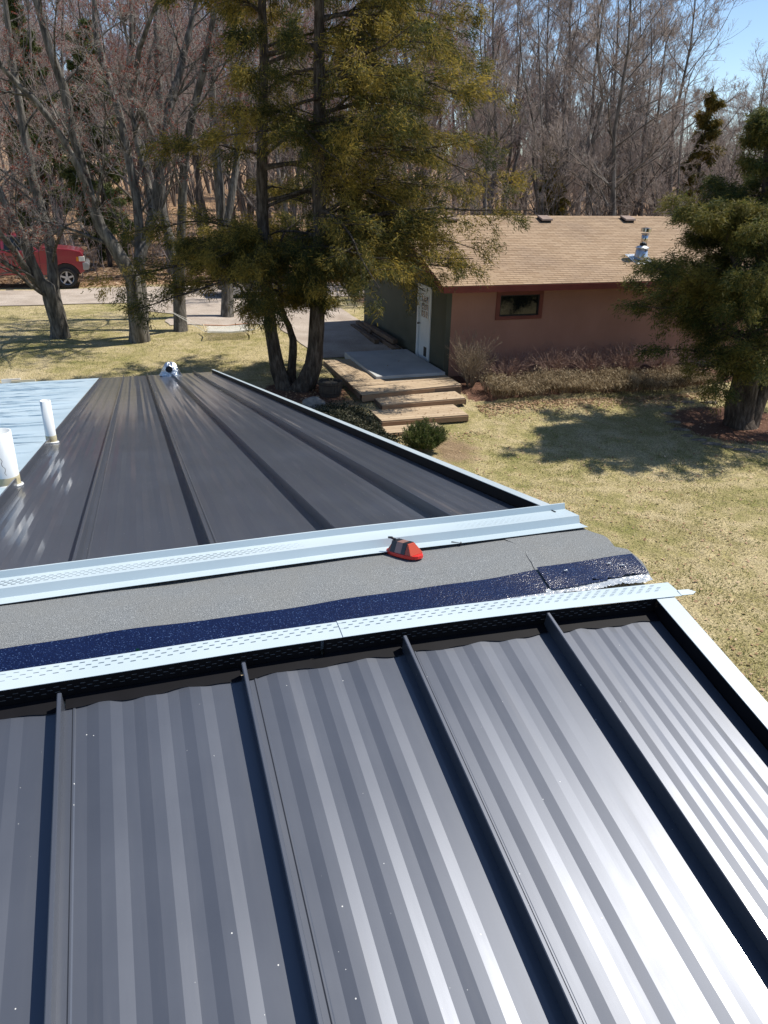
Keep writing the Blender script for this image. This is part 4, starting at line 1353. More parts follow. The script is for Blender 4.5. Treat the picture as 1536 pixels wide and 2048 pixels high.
# --- large cedar with three stems
yE = CEDAR_E[1]
stems = [px_path([(578, 786), (560, 755), (548, 700), (540, 640), (533, 560), (527, 470), (524, 380), (526, 250), (528, 120), (524, -30), (520, -200)], yE, .4),
         px_path([(600, 786), (622, 745), (630, 690), (634, 640), (638, 560), (640, 470), (637, 380), (638, 250), (640, 120), (638, -40), (640, -260)], yE, -.2),
         px_path([(586, 784), (583, 740), (586, 690), (580, 660), (562, 610), (560, 560), (552, 500)], yE + .25, .6)]
radii = [pr([19, 15, 12, 11, 10.5, 10, 9.5, 8.5, 7.5, 6, 3], yE), pr([24, 18, 15, 14, 13, 12, 11.5, 10.5, 9, 7, 3], yE), pr([10, 8.5, 7.5, 6, 4.5, 4, 3], yE)]


def bias_E(rng, z):
    if rng.uniform() < .28: return rng.normal(-.2, .8)
    return rng.uniform(0, 2 * math.pi)


def len_E(az, z):
    c_ = math.cos(az)              # + right
    right = .5 + .5 * c_
    prof = np.interp(z, [1.6, 2.4, 4, 6, 8, 10, 12, 14], [.5, .95, 1.0, 1.0, .9, .8, .6, .3])
    base_l = 3.1 + 1.45 * right ** 1.5 if z > 2.9 else 2.6 + 1.5 * (1 - right)
    if z < 3.3 and c_ > .2: base_l *= .8
    return base_l * prof * (0.86 + .14 * abs(c_))


conifer('cedar_tree', stems, radii, 12, CEDAR_E, 'large olive gold cedar with three stems from one base by the deck', (m_cedarbark, m_cedar), 190, len_E, (1.9, 13.0), 12, 15, (.06, .14), (.013, .027), 6, bias=bias_E, thin=5.0)

# --- right cedar
yR = CEDAR_R[1]
stems = [px_path([(1478, 862), (1476, 835), (1480, 790), (1496, 730), (1512, 660), (1522, 560), (1530, 450), (1535, 340), (1540, 240)], yR, .2),
         px_path([(1492, 860), (1505, 820), (1530, 770), (1560, 700), (1590, 620), (1610, 520), (1620, 400)], yR, .6),
         px_path([(1484, 862), (1490, 820), (1505, 760), (1512, 690), (1498, 600), (1470, 520), (1450, 440)], yR, -.6)]
radii = [pr([32, 24, 20, 17, 14, 11, 9, 7, 4], yR), pr([20, 17, 15, 13, 10, 8, 5], yR), pr([18, 15, 12, 10, 8, 6, 4], yR)]


def bias_R(rng, z):
    if z < 3.3 and rng.uniform() < .3: return rng.normal(math.pi, .6)
    return rng.uniform(0, 2 * math.pi)


def len_R(az, z):
    return float(np.interp(z, [1.4, 1.8, 2.5, 3.1, 4.0, 5.4, 6.6, 7.2], [2.4, 3.0, 3.2, 2.3, 1.75, 1.25, .6, .2]))


conifer('cedar_tree', stems, radii, 14, CEDAR_R, 'broad dark cedar in a stone edged mulch bed at right', (m_cedarbark, m_cedar_dark), 140, len_R, (1.5, 7.2), 12, 14, (.055, .13), (.012, .025), 6, droop=.14, bias=bias_R)

# --- woods: six kinds of bare tree, copied
W_VAR = []


def wood_variant(i, hgt, multi, red):
    rng = np.random.default_rng(100 + i)
    stems, radii = [], []
    for s in range(multi):
        lean = rng.normal(0, .06, 2) + (rng.normal(0, .12, 2) if multi > 1 else 0)
        pts = [np.array([0, 0, -.1])]
        for j in range(1, 8):
            zz = hgt * (.86 + .14 * rng.uniform()) * j / 7
            pts.append(np.array([lean[0] * zz + rng.normal(0, .12), lean[1] * zz + rng.normal(0, .12), zz]))
        stems.append(pts); r0 = rng.uniform(.10, .155) / math.sqrt(multi) * 1.1
        radii.append([r0 * 1.3, r0, r0 * .85, r0 * .7, r0 * .55, r0 * .4, r0 * .28, r0 * .12])
    m_ = (m_bark_far, m_twig_far, m_buds)
    return bare_tree('woodland_tree', stems, radii, 200 + i, (0, 0, 0), 'x', 'trees in the woods', m_, (19 if multi == 1 else 10, 9, 7, 4), 2600 if red else 0, .26, .02,
                     (.30, .46, .52, .60), .12, (.011, .0075, .006, .0052), 10)


variants = [wood_variant(0, 15, 1, 0), wood_variant(1, 14, 2, 0), wood_variant(2, 16, 1, 1), wood_variant(3, 13, 3, 0), wood_variant(4, 15, 2, 1), wood_variant(5, 12, 1, 0)]
rng = np.random.default_rng(77)
spots = []
for _ in range(4000):
    if len(spots) >= 112: break
    y = rng.uniform(39, 74); x = rng.uniform(-.62, .66) * y
    a, d = ad_of(x, y)
    if d < 20.5 and a < 1: continue
    if d < 12: continue
    if any((x - q[0]) ** 2 + (y - q[1]) ** 2 < (1.9 if y < 52 else 2.6) ** 2 for q in spots): continue
    spots.append((x, y))
# a nearer row behind the garage
for x, y in ((4.5, 36), (7.6, 37.5), (10.2, 36.2), (13.5, 38), (16.5, 37.2), (19.5, 36.5), (22.0, 38.5), (12.2, 41.0), (1.0, 39.5)):
    spots.append((x, y))
deep = []
for _ in range(4000):
    if len(deep) >= 90: break
    y = rng.uniform(75, 104); x = rng.uniform(-.64, .70) * y
    if any((x - q[0]) ** 2 + (y - q[1]) ** 2 < 9 for q in deep): continue
    deep.append((x, y))
spots += deep
spots.sort(key=lambda q: q[0] / q[1])
used = [False] * 6
for (x, y) in spots:
    fx = x / y
    i = int(rng.integers(6))
    if fx < .05 and rng.uniform() < .55: i = int(rng.choice([2, 4]))
    if fx > .12 and i in (2, 4): i = int(rng.choice([0, 1, 3, 5]))
    sc = rng.uniform(.88, 1.15)
    sz = sc * (rng.uniform(1.0, 1.18) if fx < .1 else np.interp(fx, [.1, .25, .36, .45, .55], [1.05, .98, .84, .70, .60]) * rng.uniform(.92, 1.06))
    if y < 40: sz *= .9
    if y > 74: sc *= 1.35; sz *= 1.4 if fx < .2 else .95
    front = y < 48
    if fx < -.34: lab = 'bare woodland tree behind the red pickup'
    elif fx < -.14: lab = 'bare woodland tree across the driveway, behind the maples'
    elif fx < .08: lab = 'bare woodland tree seen through the large cedar'
    elif fx < .28: lab = 'bare woodland tree rising behind the garage roof'
    else: lab = 'bare woodland tree behind the garage, near the clear sky'
    lab += ', in the front row' if front else ', in the middle of the woods' if y < 74 else ', far back in the woods'
    z_ = float(ground_z(x, y))
    v = variants[i]
    if not used[i]:
        used[i] = True; v.location = (x, y, z_); v.rotation_euler = (0, 0, rng.uniform(0, 6.28)); v.scale = (sc, sc, sz); v['label'] = lab
    else:
        copy_thing(v, (x, y, z_), rng.uniform(0, 6.28), (sc, sc, sz), lab)


# --- conifers in the woods
def far_conifer(px, y, hgt, wid, seed, label, mat, name='cedar_tree', nb=60):
    q = at_y(px, 400, y); b = np.array([q[0], q[1], float(ground_z(q[0], q[1]))])
    st = [[b, b + np.array([.05, 0, hgt * .3]), b + np.array([0, .05, hgt * .65]), b + np.array([0, 0, hgt])]]
    conifer(name, st, [[.13, .10, .07, .02]], seed, b, label, (m_cedarbark, mat), nb, lambda az, z: max(.26, wid * (1 - z / hgt) * min(1, .5 + z / hgt * 2)), (.4, hgt * .97), 7, 9, (.10, .22), (.04, .08), 7, droop=.1, rise=.3)


far_conifer(1388, 41.5, 9.2, 1.7, 31, 'narrow golden cedar behind the garage ridge, left of the right cedar', m_goldcedar, nb=50)
far_conifer(1098, 38.5, 6.4, 1.2, 32, 'small olive cedar behind the garage ridge, near its middle vent', m_cedar, nb=34)
far_conifer(205, 43.0, 12.5, 2.6, 33, 'soft green pine in the woods above the red pickup', m_pine, 'pine_tree', 75)
far_conifer(90, 45.5, 13.5, 2.4, 34, 'green pine at the left edge of the woods', m_pine, 'pine_tree', 70)

# --- far woods that close the view, and underbrush
def stem_mass(name, label, cat, n_, yr, fx, hr, seed, mat, twigs=7, rad=(.03, .09), parent=None, keep=None, sub=4, lean=.08, tall=False):
    rng = np.random.default_rng(seed)
    y = rng.uniform(*yr, n_); x = rng.uniform(*fx, n_) * y
    if keep is not None:
        k = keep(x, y); x, y = x[k], y[k]
    n_ = len(x)
    z = ground_z(x, y); hgt = rng.uniform(*hr, n_)
    if tall: hgt = hgt * np.interp(x / y, [-.6, .1, .35, .6], [1.5, 1.4, .8, .55])
    base = np.stack([x, y, z], 1)
    P = np.zeros((n_, 6, 3)); ld = rng.normal(0, lean, (n_, 2))
    for j in range(6):
        P[:, j] = base; P[:, j, 2] += hgt * j / 5 - .05
        P[:, j, :2] += ld * (hgt * j / 5)[:, None] + rng.normal(0, .03, (n_, 2)) * j
    R = rng.uniform(*rad, n_)[:, None] * np.linspace(1, .15, 6)[None]
    parts = [tubes(P, R, 4)]
    P1, R1 = spawn(P, R, twigs, .2, 1, (.4, 1.1), .26, 5, rng, .4, .05, .14, .55, .007)
    P2, R2 = spawn(P1, R1, sub, .15, 1, (.4, 1.1), .55, 3, rng, .4, .05, .16, .7, .0075)
    parts += [tubes(P1, R1, 3), tubes(P2, R2, 3)]
    V, F = merge(parts)
    return link(name, np_mesh(name, V, F, True), mat, kind='stuff', label=label, cat=cat)


stem_mass('far_woods', 'hazy mass of bare trees far behind the woodland edge', 'woods', 200, (96, 125), (-.68, .72), (10, 16), 41, m_twig_far, 13, (.09, .2), sub=5, tall=True)


def brush_keep(x, y):
    a, d = ad_of(x, y)
    return np.where(a < .5, d > 21.5, d > 10.5)


stem_mass('underbrush', 'tangled grey brush and saplings at the woodland edge', 'brush', 850, (31, 56), (-.62, .68), (1.0, 5.2), 42, m_twig_far, 8, (.010, .032), keep=brush_keep, sub=4, lean=.2)

# ================================================================== PICKUP TRUCK
m_red_paint, n, l, p = new_mat('red_truck_paint')
p.inputs['Base Color'].default_value = (.26, .016, .028, 1); p.inputs['Roughness'].default_value = .3; p.inputs['Coat Weight'].default_value = .8; p.inputs['Coat Roughness'].default_value = .06
tw = noise(n, l, 3, 4); l.new(mixc(n, l, mapr(n, l, tw.outputs[0], .5, .8, 0, .35), (.27, .016, .03), (.20, .045, .04)), p.inputs['Base Color'])
m_tyre = pm('tyre_rubber', [(.022, .021, .02)], 20, 3, .8, .3, 60, .01)
m_rim = pm('alloy_rim', [(.45, .45, .46)], 12, 3, .35, metal=.8)
m_bump = pm('grey_bumper', [(.30, .30, .31)], 6, 3, .35, metal=.6)
m_lamp = pm('headlamp_lens', [(.6, .58, .52)], 8, 3, .12)
m_orange = pm('amber_lens', [(.6, .22, .02)], 8, 2, .2)
m_under2 = pm('chassis_black', [(.02, .018, .017)], 8, 3, .8)
tw0 = at_y(137, 577, 35.52)
tgz = float(ground_z(tw0[0], tw0[1]))
TO = np.array([tw0[0], tw0[1], tgz + .03])
tf = lambda x, y, z_: TO + GL * x + GH * (y + .14) + Z * z_       # x forward, y away from the viewer
truck = empty('pickup_truck', TO + GL * -2.2 + GH * 1.0, 'lifted red pickup truck parked along the driveway at left', 'truck')


def arch(cx, r_, n_=10, z0=.62):
    t0 = math.asin(min(1, (z0 - .5) / r_))
    return [(cx + r_ * math.cos(t), .5 + r_ * math.sin(t)) for t in np.linspace(t0, math.pi - t0, n_)]


body = [(.80, .74), (.84, 1.10), (.80, 1.45), (.70, 1.60), (.2, 1.70), (-.95, 1.80), (-1.02, 1.62), (-3.30, 1.60), (-3.34, 1.64), (-5.35, 1.64), (-5.38, .80), (-4.7, .70)]
body += [(x, z_) for x, z_ in sorted(arch(-3.95, .58), key=lambda q: q[0])][:] 
body += [(-3.2, .62), (-.85, .60)] + [(x, z_) for x, z_ in sorted(arch(0, .60), key=lambda q: q[0])]
mb = MB(); mb.prism(body, tf, 0, 1.95)
bevel(mb.build('body', m_red_paint, truck), .05, 3)
cab = [(-.98, 1.60), (-1.78, 2.26), (-1.95, 2.33), (-3.02, 2.33), (-3.16, 2.26), (-3.28, 1.60)]
mb = MB(); n_ = len(cab)
ins = lambda z_: .05 + (z_ - 1.6) * .20
vs = [tf(x, ins(z_), z_) for x, z_ in cab] + [tf(x, 1.95 - ins(z_), z_) for x, z_ in cab]
mb.add(vs, [tuple(range(n_)), tuple(range(2 * n_ - 1, n_ - 1, -1))] + [(i, i + n_, (i + 1) % n_ + n_, (i + 1) % n_) for i in range(n_)])
bevel(mb.build('cab', m_red_paint, truck), .03, 2)


def side_glass(pts, name='window'):
    mb = MB(); vs = [tf(x, ins(z_) - .012, z_) for x, z_ in pts] + [tf(x, ins(z_) + .02, z_) for x, z_ in pts]; k_ = len(pts)
    mb.add(vs, [tuple(range(k_)), tuple(range(2 * k_ - 1, k_ - 1, -1))] + [(i, i + k_, (i + 1) % k_ + k_, (i + 1) % k_) for i in range(k_)])
    mb.build(name, m_glass_dark, truck)


side_glass([(-1.22, 1.66), (-1.86, 2.20), (-2.38, 2.22), (-2.42, 1.66)])
side_glass([(-2.55, 1.66), (-2.53, 2.22), (-3.0, 2.21), (-3.12, 1.66)])
mb = MB(); mb.add([tf(-1.05, .14, 1.66), tf(-1.05, 1.81, 1.66), tf(-1.76, 1.70, 2.24), tf(-1.76, .25, 2.24), tf(-1.03, .14, 1.67), tf(-1.03, 1.81, 1.67), tf(-1.74, 1.70, 2.255), tf(-1.74, .25, 2.255)],
                  [(0, 3, 2, 1), (4, 5, 6, 7), (0, 1, 5, 4), (1, 2, 6, 5), (2, 3, 7, 6), (3, 0, 4, 7)]); mb.build('windscreen', m_glass_dark, truck)
for x in (-1.04, -2.48, -3.32):
    mb = MB(); mb.boxf(tf, x - .008, x + .008, -.004, .01, .68, 1.58); mb.build('door_seam', m_under2, truck)
mb = MB(); mb.boxf(tf, -3.3, -.75, -.018, .0, 1.02, 1.07); mb.build('side_moulding', m_red_paint, truck)
mb = MB(); mb.boxf(tf, -2.36, -2.16, -.03, .0, 1.36, 1.41); mb.build('door_handle', m_under2, truck)
mb = MB(); mb.boxf(tf, -1.40, -1.20, -.26, -.04, 1.62, 1.86); bevel(mb.build('wing_mirror', m_under2, truck), .03)
mb = MB(); mb.boxf(tf, -.60, -.35, -.006, .0, 1.34, 1.38); mb.build('fender_badge', m_bump, truck)
mb = MB(); mb.prism([(.74, .78), (.98, .80), (1.02, 1.0), (.96, 1.10), (.74, 1.12)], tf, -.03, 1.98); bevel(mb.build('front_bumper', m_bump, truck), .03)
for y_ in (.0, 1.62):
    mb = MB(); mb.boxf(tf, .60, .855, y_ - .012, y_ + .34, 1.16, 1.38); bevel(mb.build('headlight', m_lamp, truck), .02)
    mb = MB(); mb.boxf(tf, .50, .598, y_ - .010, y_ + .34, 1.17, 1.36); mb.build('turn_signal', m_orange, truck)
mb = MB(); mb.boxf(tf, .80, .875, .36, 1.59, 1.14, 1.46); bevel(mb.build('grille', m_under2, truck), .02)
mb = MB(); mb.boxf(tf, -5.2, .6, .35, 1.6, .56, .98); mb.boxf(tf, -.12, .12, .10, 1.85, .40, .56); mb.build('chassis', m_under2, truck)
for cx in (0, -3.95):
    mb = MB(); pts = [(cx + .575 * math.cos(t), .5 + .575 * math.sin(t)) for t in np.linspace(.25, math.pi - .25, 12)] + [(cx - .55, .62), (cx + .55, .62)]
    mb.prism(pts, tf, .05, .10); mb.build('wheel_well', m_under2, truck)
for cx in (0, -3.95):
    for y_, sgn in ((-.02, 1), (1.67, -1)):
        c0 = lambda q: tf(cx, y_ + q, .445)
        ring = [(-.0, .30), (-.02, .40), (.02, .445), (.28, .445), (.32, .40), (.30, .28)]
        mb = MB(); ns = 32; vs = []
        for yy, r_ in ring:
            for j in range(ns):
                t = j * 2 * math.pi / ns; rr_ = r_ * (1 + (.012 if (j % 2 and r_ > .43) else 0)); vs.append(c0(yy) + GL * rr_ * math.cos(t) + Z * rr_ * math.sin(t))
        mb.add(vs, [(i * ns + j, i * ns + (j + 1) % ns, (i + 1) * ns + (j + 1) % ns, (i + 1) * ns + j) for i in range(len(ring) - 1) for j in range(ns)])
        wh = mb.build('wheel', m_tyre, truck)
        mb = MB(); yo = .02 if sgn > 0 else .28
        mb.tube([c0(yo), c0(yo + .02)], [.29, .265], 28, False); mb.tube([c0(yo), c0(yo - .012 * sgn)], [.315, .29], 28, False)
        for k in range(5):
            t = k * 2 * math.pi / 5 + .3; e1 = GL * math.cos(t) + Z * math.sin(t); e2 = -GL * math.sin(t) + Z * math.cos(t)
            mb.box8([c0(yo) + e1 * .05 - e2 * .045, c0(yo) + e1 * .30 - e2 * .038, c0(yo) + e1 * .30 + e2 * .038, c0(yo) + e1 * .05 + e2 * .045,
                     c0(yo + .04) + e1 * .05 - e2 * .045, c0(yo + .04) + e1 * .30 - e2 * .038, c0(yo + .04) + e1 * .30 + e2 * .038, c0(yo + .04) + e1 * .05 + e2 * .045])
        mb.tube([c0(yo - .03), c0(yo + .04)], [.05, .075], 12)
        mb.build('rim', m_rim, wh)
        mb = MB(); mb.tube([c0(.10), c0(.20)], .29, 20); mb.build('brake_drum', m_under2, wh)

# dark vehicle half hidden behind the cedar
m_navy_paint, n, l, p = new_mat('dark_blue_car_paint'); p.inputs['Base Color'].default_value = (.012, .016, .028, 1); p.inputs['Roughness'].default_value = .25; p.inputs['Coat Weight'].default_value = .8
cq = at_y(532, 560, 34.0); cq[2] = float(ground_z(cq[0], cq[1])) + .03
kf = lambda x, y, z_: cq + GL * x + GH * y + Z * z_
carr = empty('parked_car', cq + GH * .8, 'dark blue parked car mostly hidden behind the large cedar', 'car')
prof = [(1.95, .35), (2.0, .62), (1.85, .82), (.85, .95), (.15, 1.42), (-1.1, 1.46), (-1.85, 1.0), (-2.05, .92), (-2.1, .4)]
low = [(-1.72, .30), (-1.6, .55), (-1.3, .66), (-1.0, .55), (-.9, .30), (.95, .30), (1.05, .55), (1.35, .66), (1.65, .55), (1.75, .30)]
mb = MB(); mb.prism(prof + low, kf, 0, 1.7); bevel(mb.build('body', m_navy_paint, carr), .05, 3)
mb = MB(); mb.prism([(.72, .98), (.12, 1.36), (-.42, 1.38), (-.42, .98)], kf, -.012, .02); mb.build('window', m_glass_dark, carr)
mb = MB(); mb.prism([(-.50, .98), (-.50, 1.38), (-1.05, 1.40), (-1.55, 1.0)], kf, -.012, .02); mb.build('window', m_glass_dark, carr)
mb = MB(); mb.boxf(kf, 1.82, 1.985, -.01, .35, .60, .76); mb.build('headlight', m_lamp, carr)
for cx in (-1.31, 1.35):
    for y_ in (.0, 1.5):
        mb = MB(); mb.tube([kf(cx, y_, .31), kf(cx, y_ + .2, .31)], .31, 24); w_ = mb.build('wheel', m_tyre, carr)
        mb = MB(); mb.tube([kf(cx, y_ - .012, .31), kf(cx, y_ + .01, .31)], .19, 18); mb.build('rim', m_rim, w_)

# ================================================================== HAMMOCK
hc = (gnd(418, 668) + gnd(500, 676)) / 2
m_rope = pm('white_rope', [(.62, .62, .60)], 20, 2, .8)
m_orange_cord = pm('orange_cord', [(.5, .2, .08)], 20, 2, .7)
ham = empty('rope_hammock', hc, 'white rope net hammock sagging low over the lawn beneath the cedar', 'hammock')
hf = lambda a, b: hc + GL * a + GH * b + Z * (.12 + .34 * (b / .65) ** 2 * .5 + .05 * (a / .8) ** 2 + (.18 if False else 0))
mb = MB()
na_, nb_ = 30, 20
lines = []
for k in range(-nb_, na_ + 1):
    pts = [hf(-.75 + (k / na_ * 1.5) + t * 1.0, -.55 + t * 1.1) for t in np.linspace(0, 1, 7) if -.76 < -.75 + (k / na_ * 1.5) + t < .76]
    if len(pts) > 1: mb.tube(pts, .006, 3, False)
    pts = [hf(-.75 + (k / na_ * 1.5) + t * 1.0, .55 - t * 1.1) for t in np.linspace(0, 1, 7) if -.76 < -.75 + (k / na_ * 1.5) + t < .76]
    if len(pts) > 1: mb.tube(pts, .006, 3, False)
mb.build('net', m_rope, ham, kind='stuff')
mb = MB(); mb.tube([hf(-.78, .57), hf(0, .57), hf(.78, .57)], .014, 6); mb.build('edge_cord', m_orange_cord, ham)
mb = MB(); mb.tube([hf(-.78, -.57), hf(0, -.57), hf(.78, -.57)], .014, 6); mb.build('edge_cord', m_rope, ham)
for s_ in (-1, 1):
    mb = MB(); mb.tube([hf(s_ * .78, -.60), hf(s_ * .78, 0), hf(s_ * .78, .60)], .020, 8); mb.build('spreader_bar', m_wood_raw, ham)
    e_ = hc + GL * s_ * 1.9 + Z * .9
    for b_ in (-.5, -.17, .17, .5):
        mb = MB(); mb.tube([hf(s_ * .78, b_), e_], .005, 4, False); mb.build('suspension_cord', m_rope, ham)

# ================================================================== SHRUBS, HEDGE, GROUND COVER
def shrub(name, base, n_, hgt, spread, seed, label, mat, cat='shrub', group=None, sub=(5, 4), rad=.006):
    rng = np.random.default_rng(seed); o = empty(name, base, label, cat, group)
    P = np.zeros((n_, 6, 3)); az = rng.uniform(0, 6.28, n_); sp = rng.uniform(.1, 1, n_) * spread; hh = hgt * rng.uniform(.6, 1.05, n_)
    for j in range(6):
        t = j / 5
        P[:, j, 0] = base[0] + np.cos(az) * (sp * t ** 1.2 + .06); P[:, j, 1] = base[1] + np.sin(az) * (sp * t ** 1.2 + .06); P[:, j, 2] = base[2] - .03 + hh * t * (1 - .15 * t)
    P[:, 1:] += np.cumsum(rng.normal(0, .012, P[:, 1:].shape), axis=1)
    R = np.full((n_, 6), rad) * np.linspace(1, .45, 6)[None]
    P1, R1 = spawn(P, R, sub[0], .25, 1, (.3, .9), .35, 4, rng, .3, 0, .14, .7, .0035, lmin=.08)
    P2, R2 = spawn(P1, R1, sub[1], .2, 1, (.3, .9), .5, 3, rng, .3, 0, .14, .8, .003, lmin=.05)
    V, F = tubes(P, R, 5); link('stems', np_mesh('stems', V, F, True), mat, o, kind='stuff')
    V, F = merge([tubes(P1, R1, 3), tubes(P2, R2, 3)]); link('twigs', np_mesh('twigs', V, F, True), mat, o, kind='stuff')
    return o


shrub('bare_shrub', gnd(950, 782) + GH * .35, 80, 1.55, .72, 51, 'bare twiggy shrub against the garage corner by the steps', m_drytwig)
# trimmed straw-coloured hedge in three lengths
rng = np.random.default_rng(52)


def hedge(a0, a1, label, seed):
    rng = np.random.default_rng(seed)
    base = ga((a0 + a1) / 2, -1.75, 0); base[2] = float(ground_z(base[0], base[1]))
    o = empty('hedge', base, label, 'hedge', 'dry hedge along the garage')
    n_ = int((a1 - a0) * 620)
    A = rng.uniform(a0, a1, n_); D = -1.75 - .045 * A + rng.uniform(-.5, .45, n_)
    X = GC[0] + GL[0] * A + GH[0] * D; Y = GC[1] + GL[1] * A + GH[1] * D
    zg = ground_z(X, Y)
    hgt = .37 + .05 * np.sin(A * 3.1) + rng.normal(0, .03, n_)
    front = (D + 1.75 + .045 * A) / .48
    P = np.zeros((n_, 5, 3)); lean = rng.normal(0, .10, (n_, 2))
    for j in range(5):
        t = j / 4
        P[:, j, 0] = X + lean[:, 0] * t - GH[0] * .20 * t ** 2 * (front < .2); P[:, j, 1] = Y + lean[:, 1] * t - GH[1] * .20 * t ** 2 * (front < .2)
        P[:, j, 2] = zg + .12 + (hgt - .12) * np.where(t < .75, t / .75, 1 - (t - .75) * .8)
    R = np.full((n_, 5), .0042) * np.linspace(1, .6, 5)[None]
    V, F = tubes(P, R, 3); link('stalks', np_mesh('stalks', V, F, True), m_straw, o, kind='stuff')
    C = P[:, 3] + rng.normal(0, .05, (n_, 3)); Dd = np.tile([0.0, -.3, -.35], (n_, 1))
    V, F = leaf_tris(C, Dd, 4, rng, (.05, .12), (.008, .018), .5, .05); link('dry_leaves', np_mesh('dry_leaves', V, F), m_straw, o, kind='stuff')
    # dark woody inside
    m_ = int((a1 - a0) * 60); A = rng.uniform(a0, a1, m_); D = -1.72 - .045 * A + rng.uniform(-.4, .4, m_)
    X = GC[0] + GL[0] * A + GH[0] * D; Y = GC[1] + GL[1] * A + GH[1] * D; P = np.zeros((m_, 3, 3))
    for j in range(3): P[:, j, 0] = X + rng.normal(0, .06, m_) * j; P[:, j, 1] = Y + rng.normal(0, .06, m_) * j; P[:, j, 2] = ground_z(X, Y) - .02 + .19 * j
    V, F = tubes(P, np.full((m_, 3), .009), 4); link('branches', np_mesh('branches', V, F, True), m_timber, o, kind='stuff')


hedge(.55, 2.9, 'left length of the dry straw hedge below the window', 53)
hedge(2.9, 5.2, 'middle length of the dry straw hedge along the brown wall', 54)
hedge(5.2, 7.4, 'right length of the dry straw hedge reaching behind the cedar', 55)
# dead perennial stems between hedge and wall
k_ = 0
for a_, lab in ((1.6, 'dead reddish stems behind the hedge below the window'), (3.0, 'dead reddish stems behind the hedge, right of the window'), (4.3, 'dead reddish stems behind the middle of the hedge'),
                (5.6, 'dead reddish stems behind the right end of the hedge'), (6.8, 'dead reddish stems beside the right cedar')):
    b_ = ga(a_, -.75, 0); b_[2] = float(ground_z(b_[0], b_[1])) + .02
    shrub('dead_perennial', b_, 95, .85 + .15 * (k_ % 2), .95, 60 + k_, lab, m_redtwig, 'plant', 'dead stems along the garage wall', (3, 2), .0045); k_ += 1
# green juniper at the foot of the steps
jb = gnd(848, 902) ; rng = np.random.default_rng(70)
jo = empty('juniper_shrub', jb, 'small green juniper shrub at the foot of the steps', 'shrub')
n_ = 150; th = rng.uniform(0, 6.28, n_); sp = np.sqrt(rng.uniform(0, 1, n_)); P = np.zeros((n_, 5, 3)); hh = rng.uniform(.45, .78, n_) * (1.05 - .35 * sp)
for j in range(5):
    t = j / 4; P[:, j] = jb + np.stack([np.cos(th) * sp * (.10 + .40 * t), np.sin(th) * sp * (.10 + .40 * t), hh * t - .02], 1)
P[:, 1:] += rng.normal(0, .015, P[:, 1:].shape)
V, F = tubes(P, np.full((n_, 5), .005), 3); link('stems', np_mesh('stems', V, F), m_drytwig, jo, kind='stuff')
tt = rng.uniform(.35, 1, (n_, 44)) * 4; i = np.clip(tt.astype(int), 0, 3); f = (tt - i)[..., None]; bi = np.arange(n_)[:, None]
C = (P[bi, i] * (1 - f) + P[bi, i + 1] * f).reshape(-1, 3); D = (P[bi, i + 1] - P[bi, i]).reshape(-1, 3); D /= np.linalg.norm(D, axis=1, keepdims=True)
V, F = leaf_tris(C, D, 4, rng, (.03, .07), (.008, .016), .6, .02); link('foliage', np_mesh('foliage', V, F), m_juniper, jo)
# low dark ground cover between roof edge and steps
rng = np.random.default_rng(71); n_ = 9000
gc0, gc1 = gnd(660, 838), gnd(765, 872)
t = rng.uniform(0, 1, n_)[:, None]; C = gc0 * (1 - t) + gc1 * t + np.concatenate([rng.normal(0, .36, (n_, 2)), np.zeros((n_, 1))], 1)
A_, D_ = ad_of(C[:, 0], C[:, 1]); C = C[(A_ < -3.02) | (D_ < -4.0)]
C[:, 2] = ground_z(C[:, 0], C[:, 1]) + rng.uniform(.01, .12, len(C))
V, F = leaf_tris(C, np.tile([0, 0, .5], (len(C), 1)), 3, rng, (.03, .07), (.03, .05), .8, .03)
link('ground_cover', np_mesh('ground_cover', V, F), m_cover, kind='stuff', label='low dark leafy ground cover between the steps and the roof edge', cat='ground cover')

# ================================================================== GRASS AND LEAVES
rng = np.random.default_rng(80)
n_ = 420000
yy = 6 + 30 * rng.uniform(0, 1, n_) ** 1.3; xx = rng.uniform(-.62, .62, n_) * (yy + 2)
A_, D_ = ad_of(xx, yy)
RV = (xx * H[0] + yy * H[1] - 1.753); RU = xx * L[0] + yy * L[1]
ok = (D_ < 13.6) & ~((A_ > -.2) & (D_ > -2.3)) & ~((A_ > -3.05) & (A_ < 0) & (D_ > -3.9)) & ~((RU < 1.25) & (RV < 11.9))
ok &= (np.hypot((xx - CEDAR_R[0] - .1) / 1.9, (yy - CEDAR_R[1]) / 1.3) > 1) & (np.hypot((xx - CEDAR_E[0] - .3) / 1.7, (yy - CEDAR_E[1]) / 1.3) > 1)
ok &= rng.uniform(0, 1, n_) < np.clip(.55 + .5 * np.sin(xx * 2.1 + yy) * np.sin(yy * 1.7 - xx * .6), .2, 1)
ok &= np.hypot((xx - st[0]) / .8, (yy - st[1]) / 1.4) > 1
xx, yy = xx[ok], yy[ok]
C = np.stack([xx, yy, ground_z(xx, yy) - .004], 1)
D = np.tile([0, 0, .55], (len(C), 1))
sc_ = (.7 + yy / 18)[:, None]
V, F = leaf_tris(C, D, 1, rng, (.03, .075), (.010, .019), .75, .0)
link('grass', np_mesh('grass', V, F), m_grass, kind='stuff', label='short straw and green lawn grass', cat='grass')


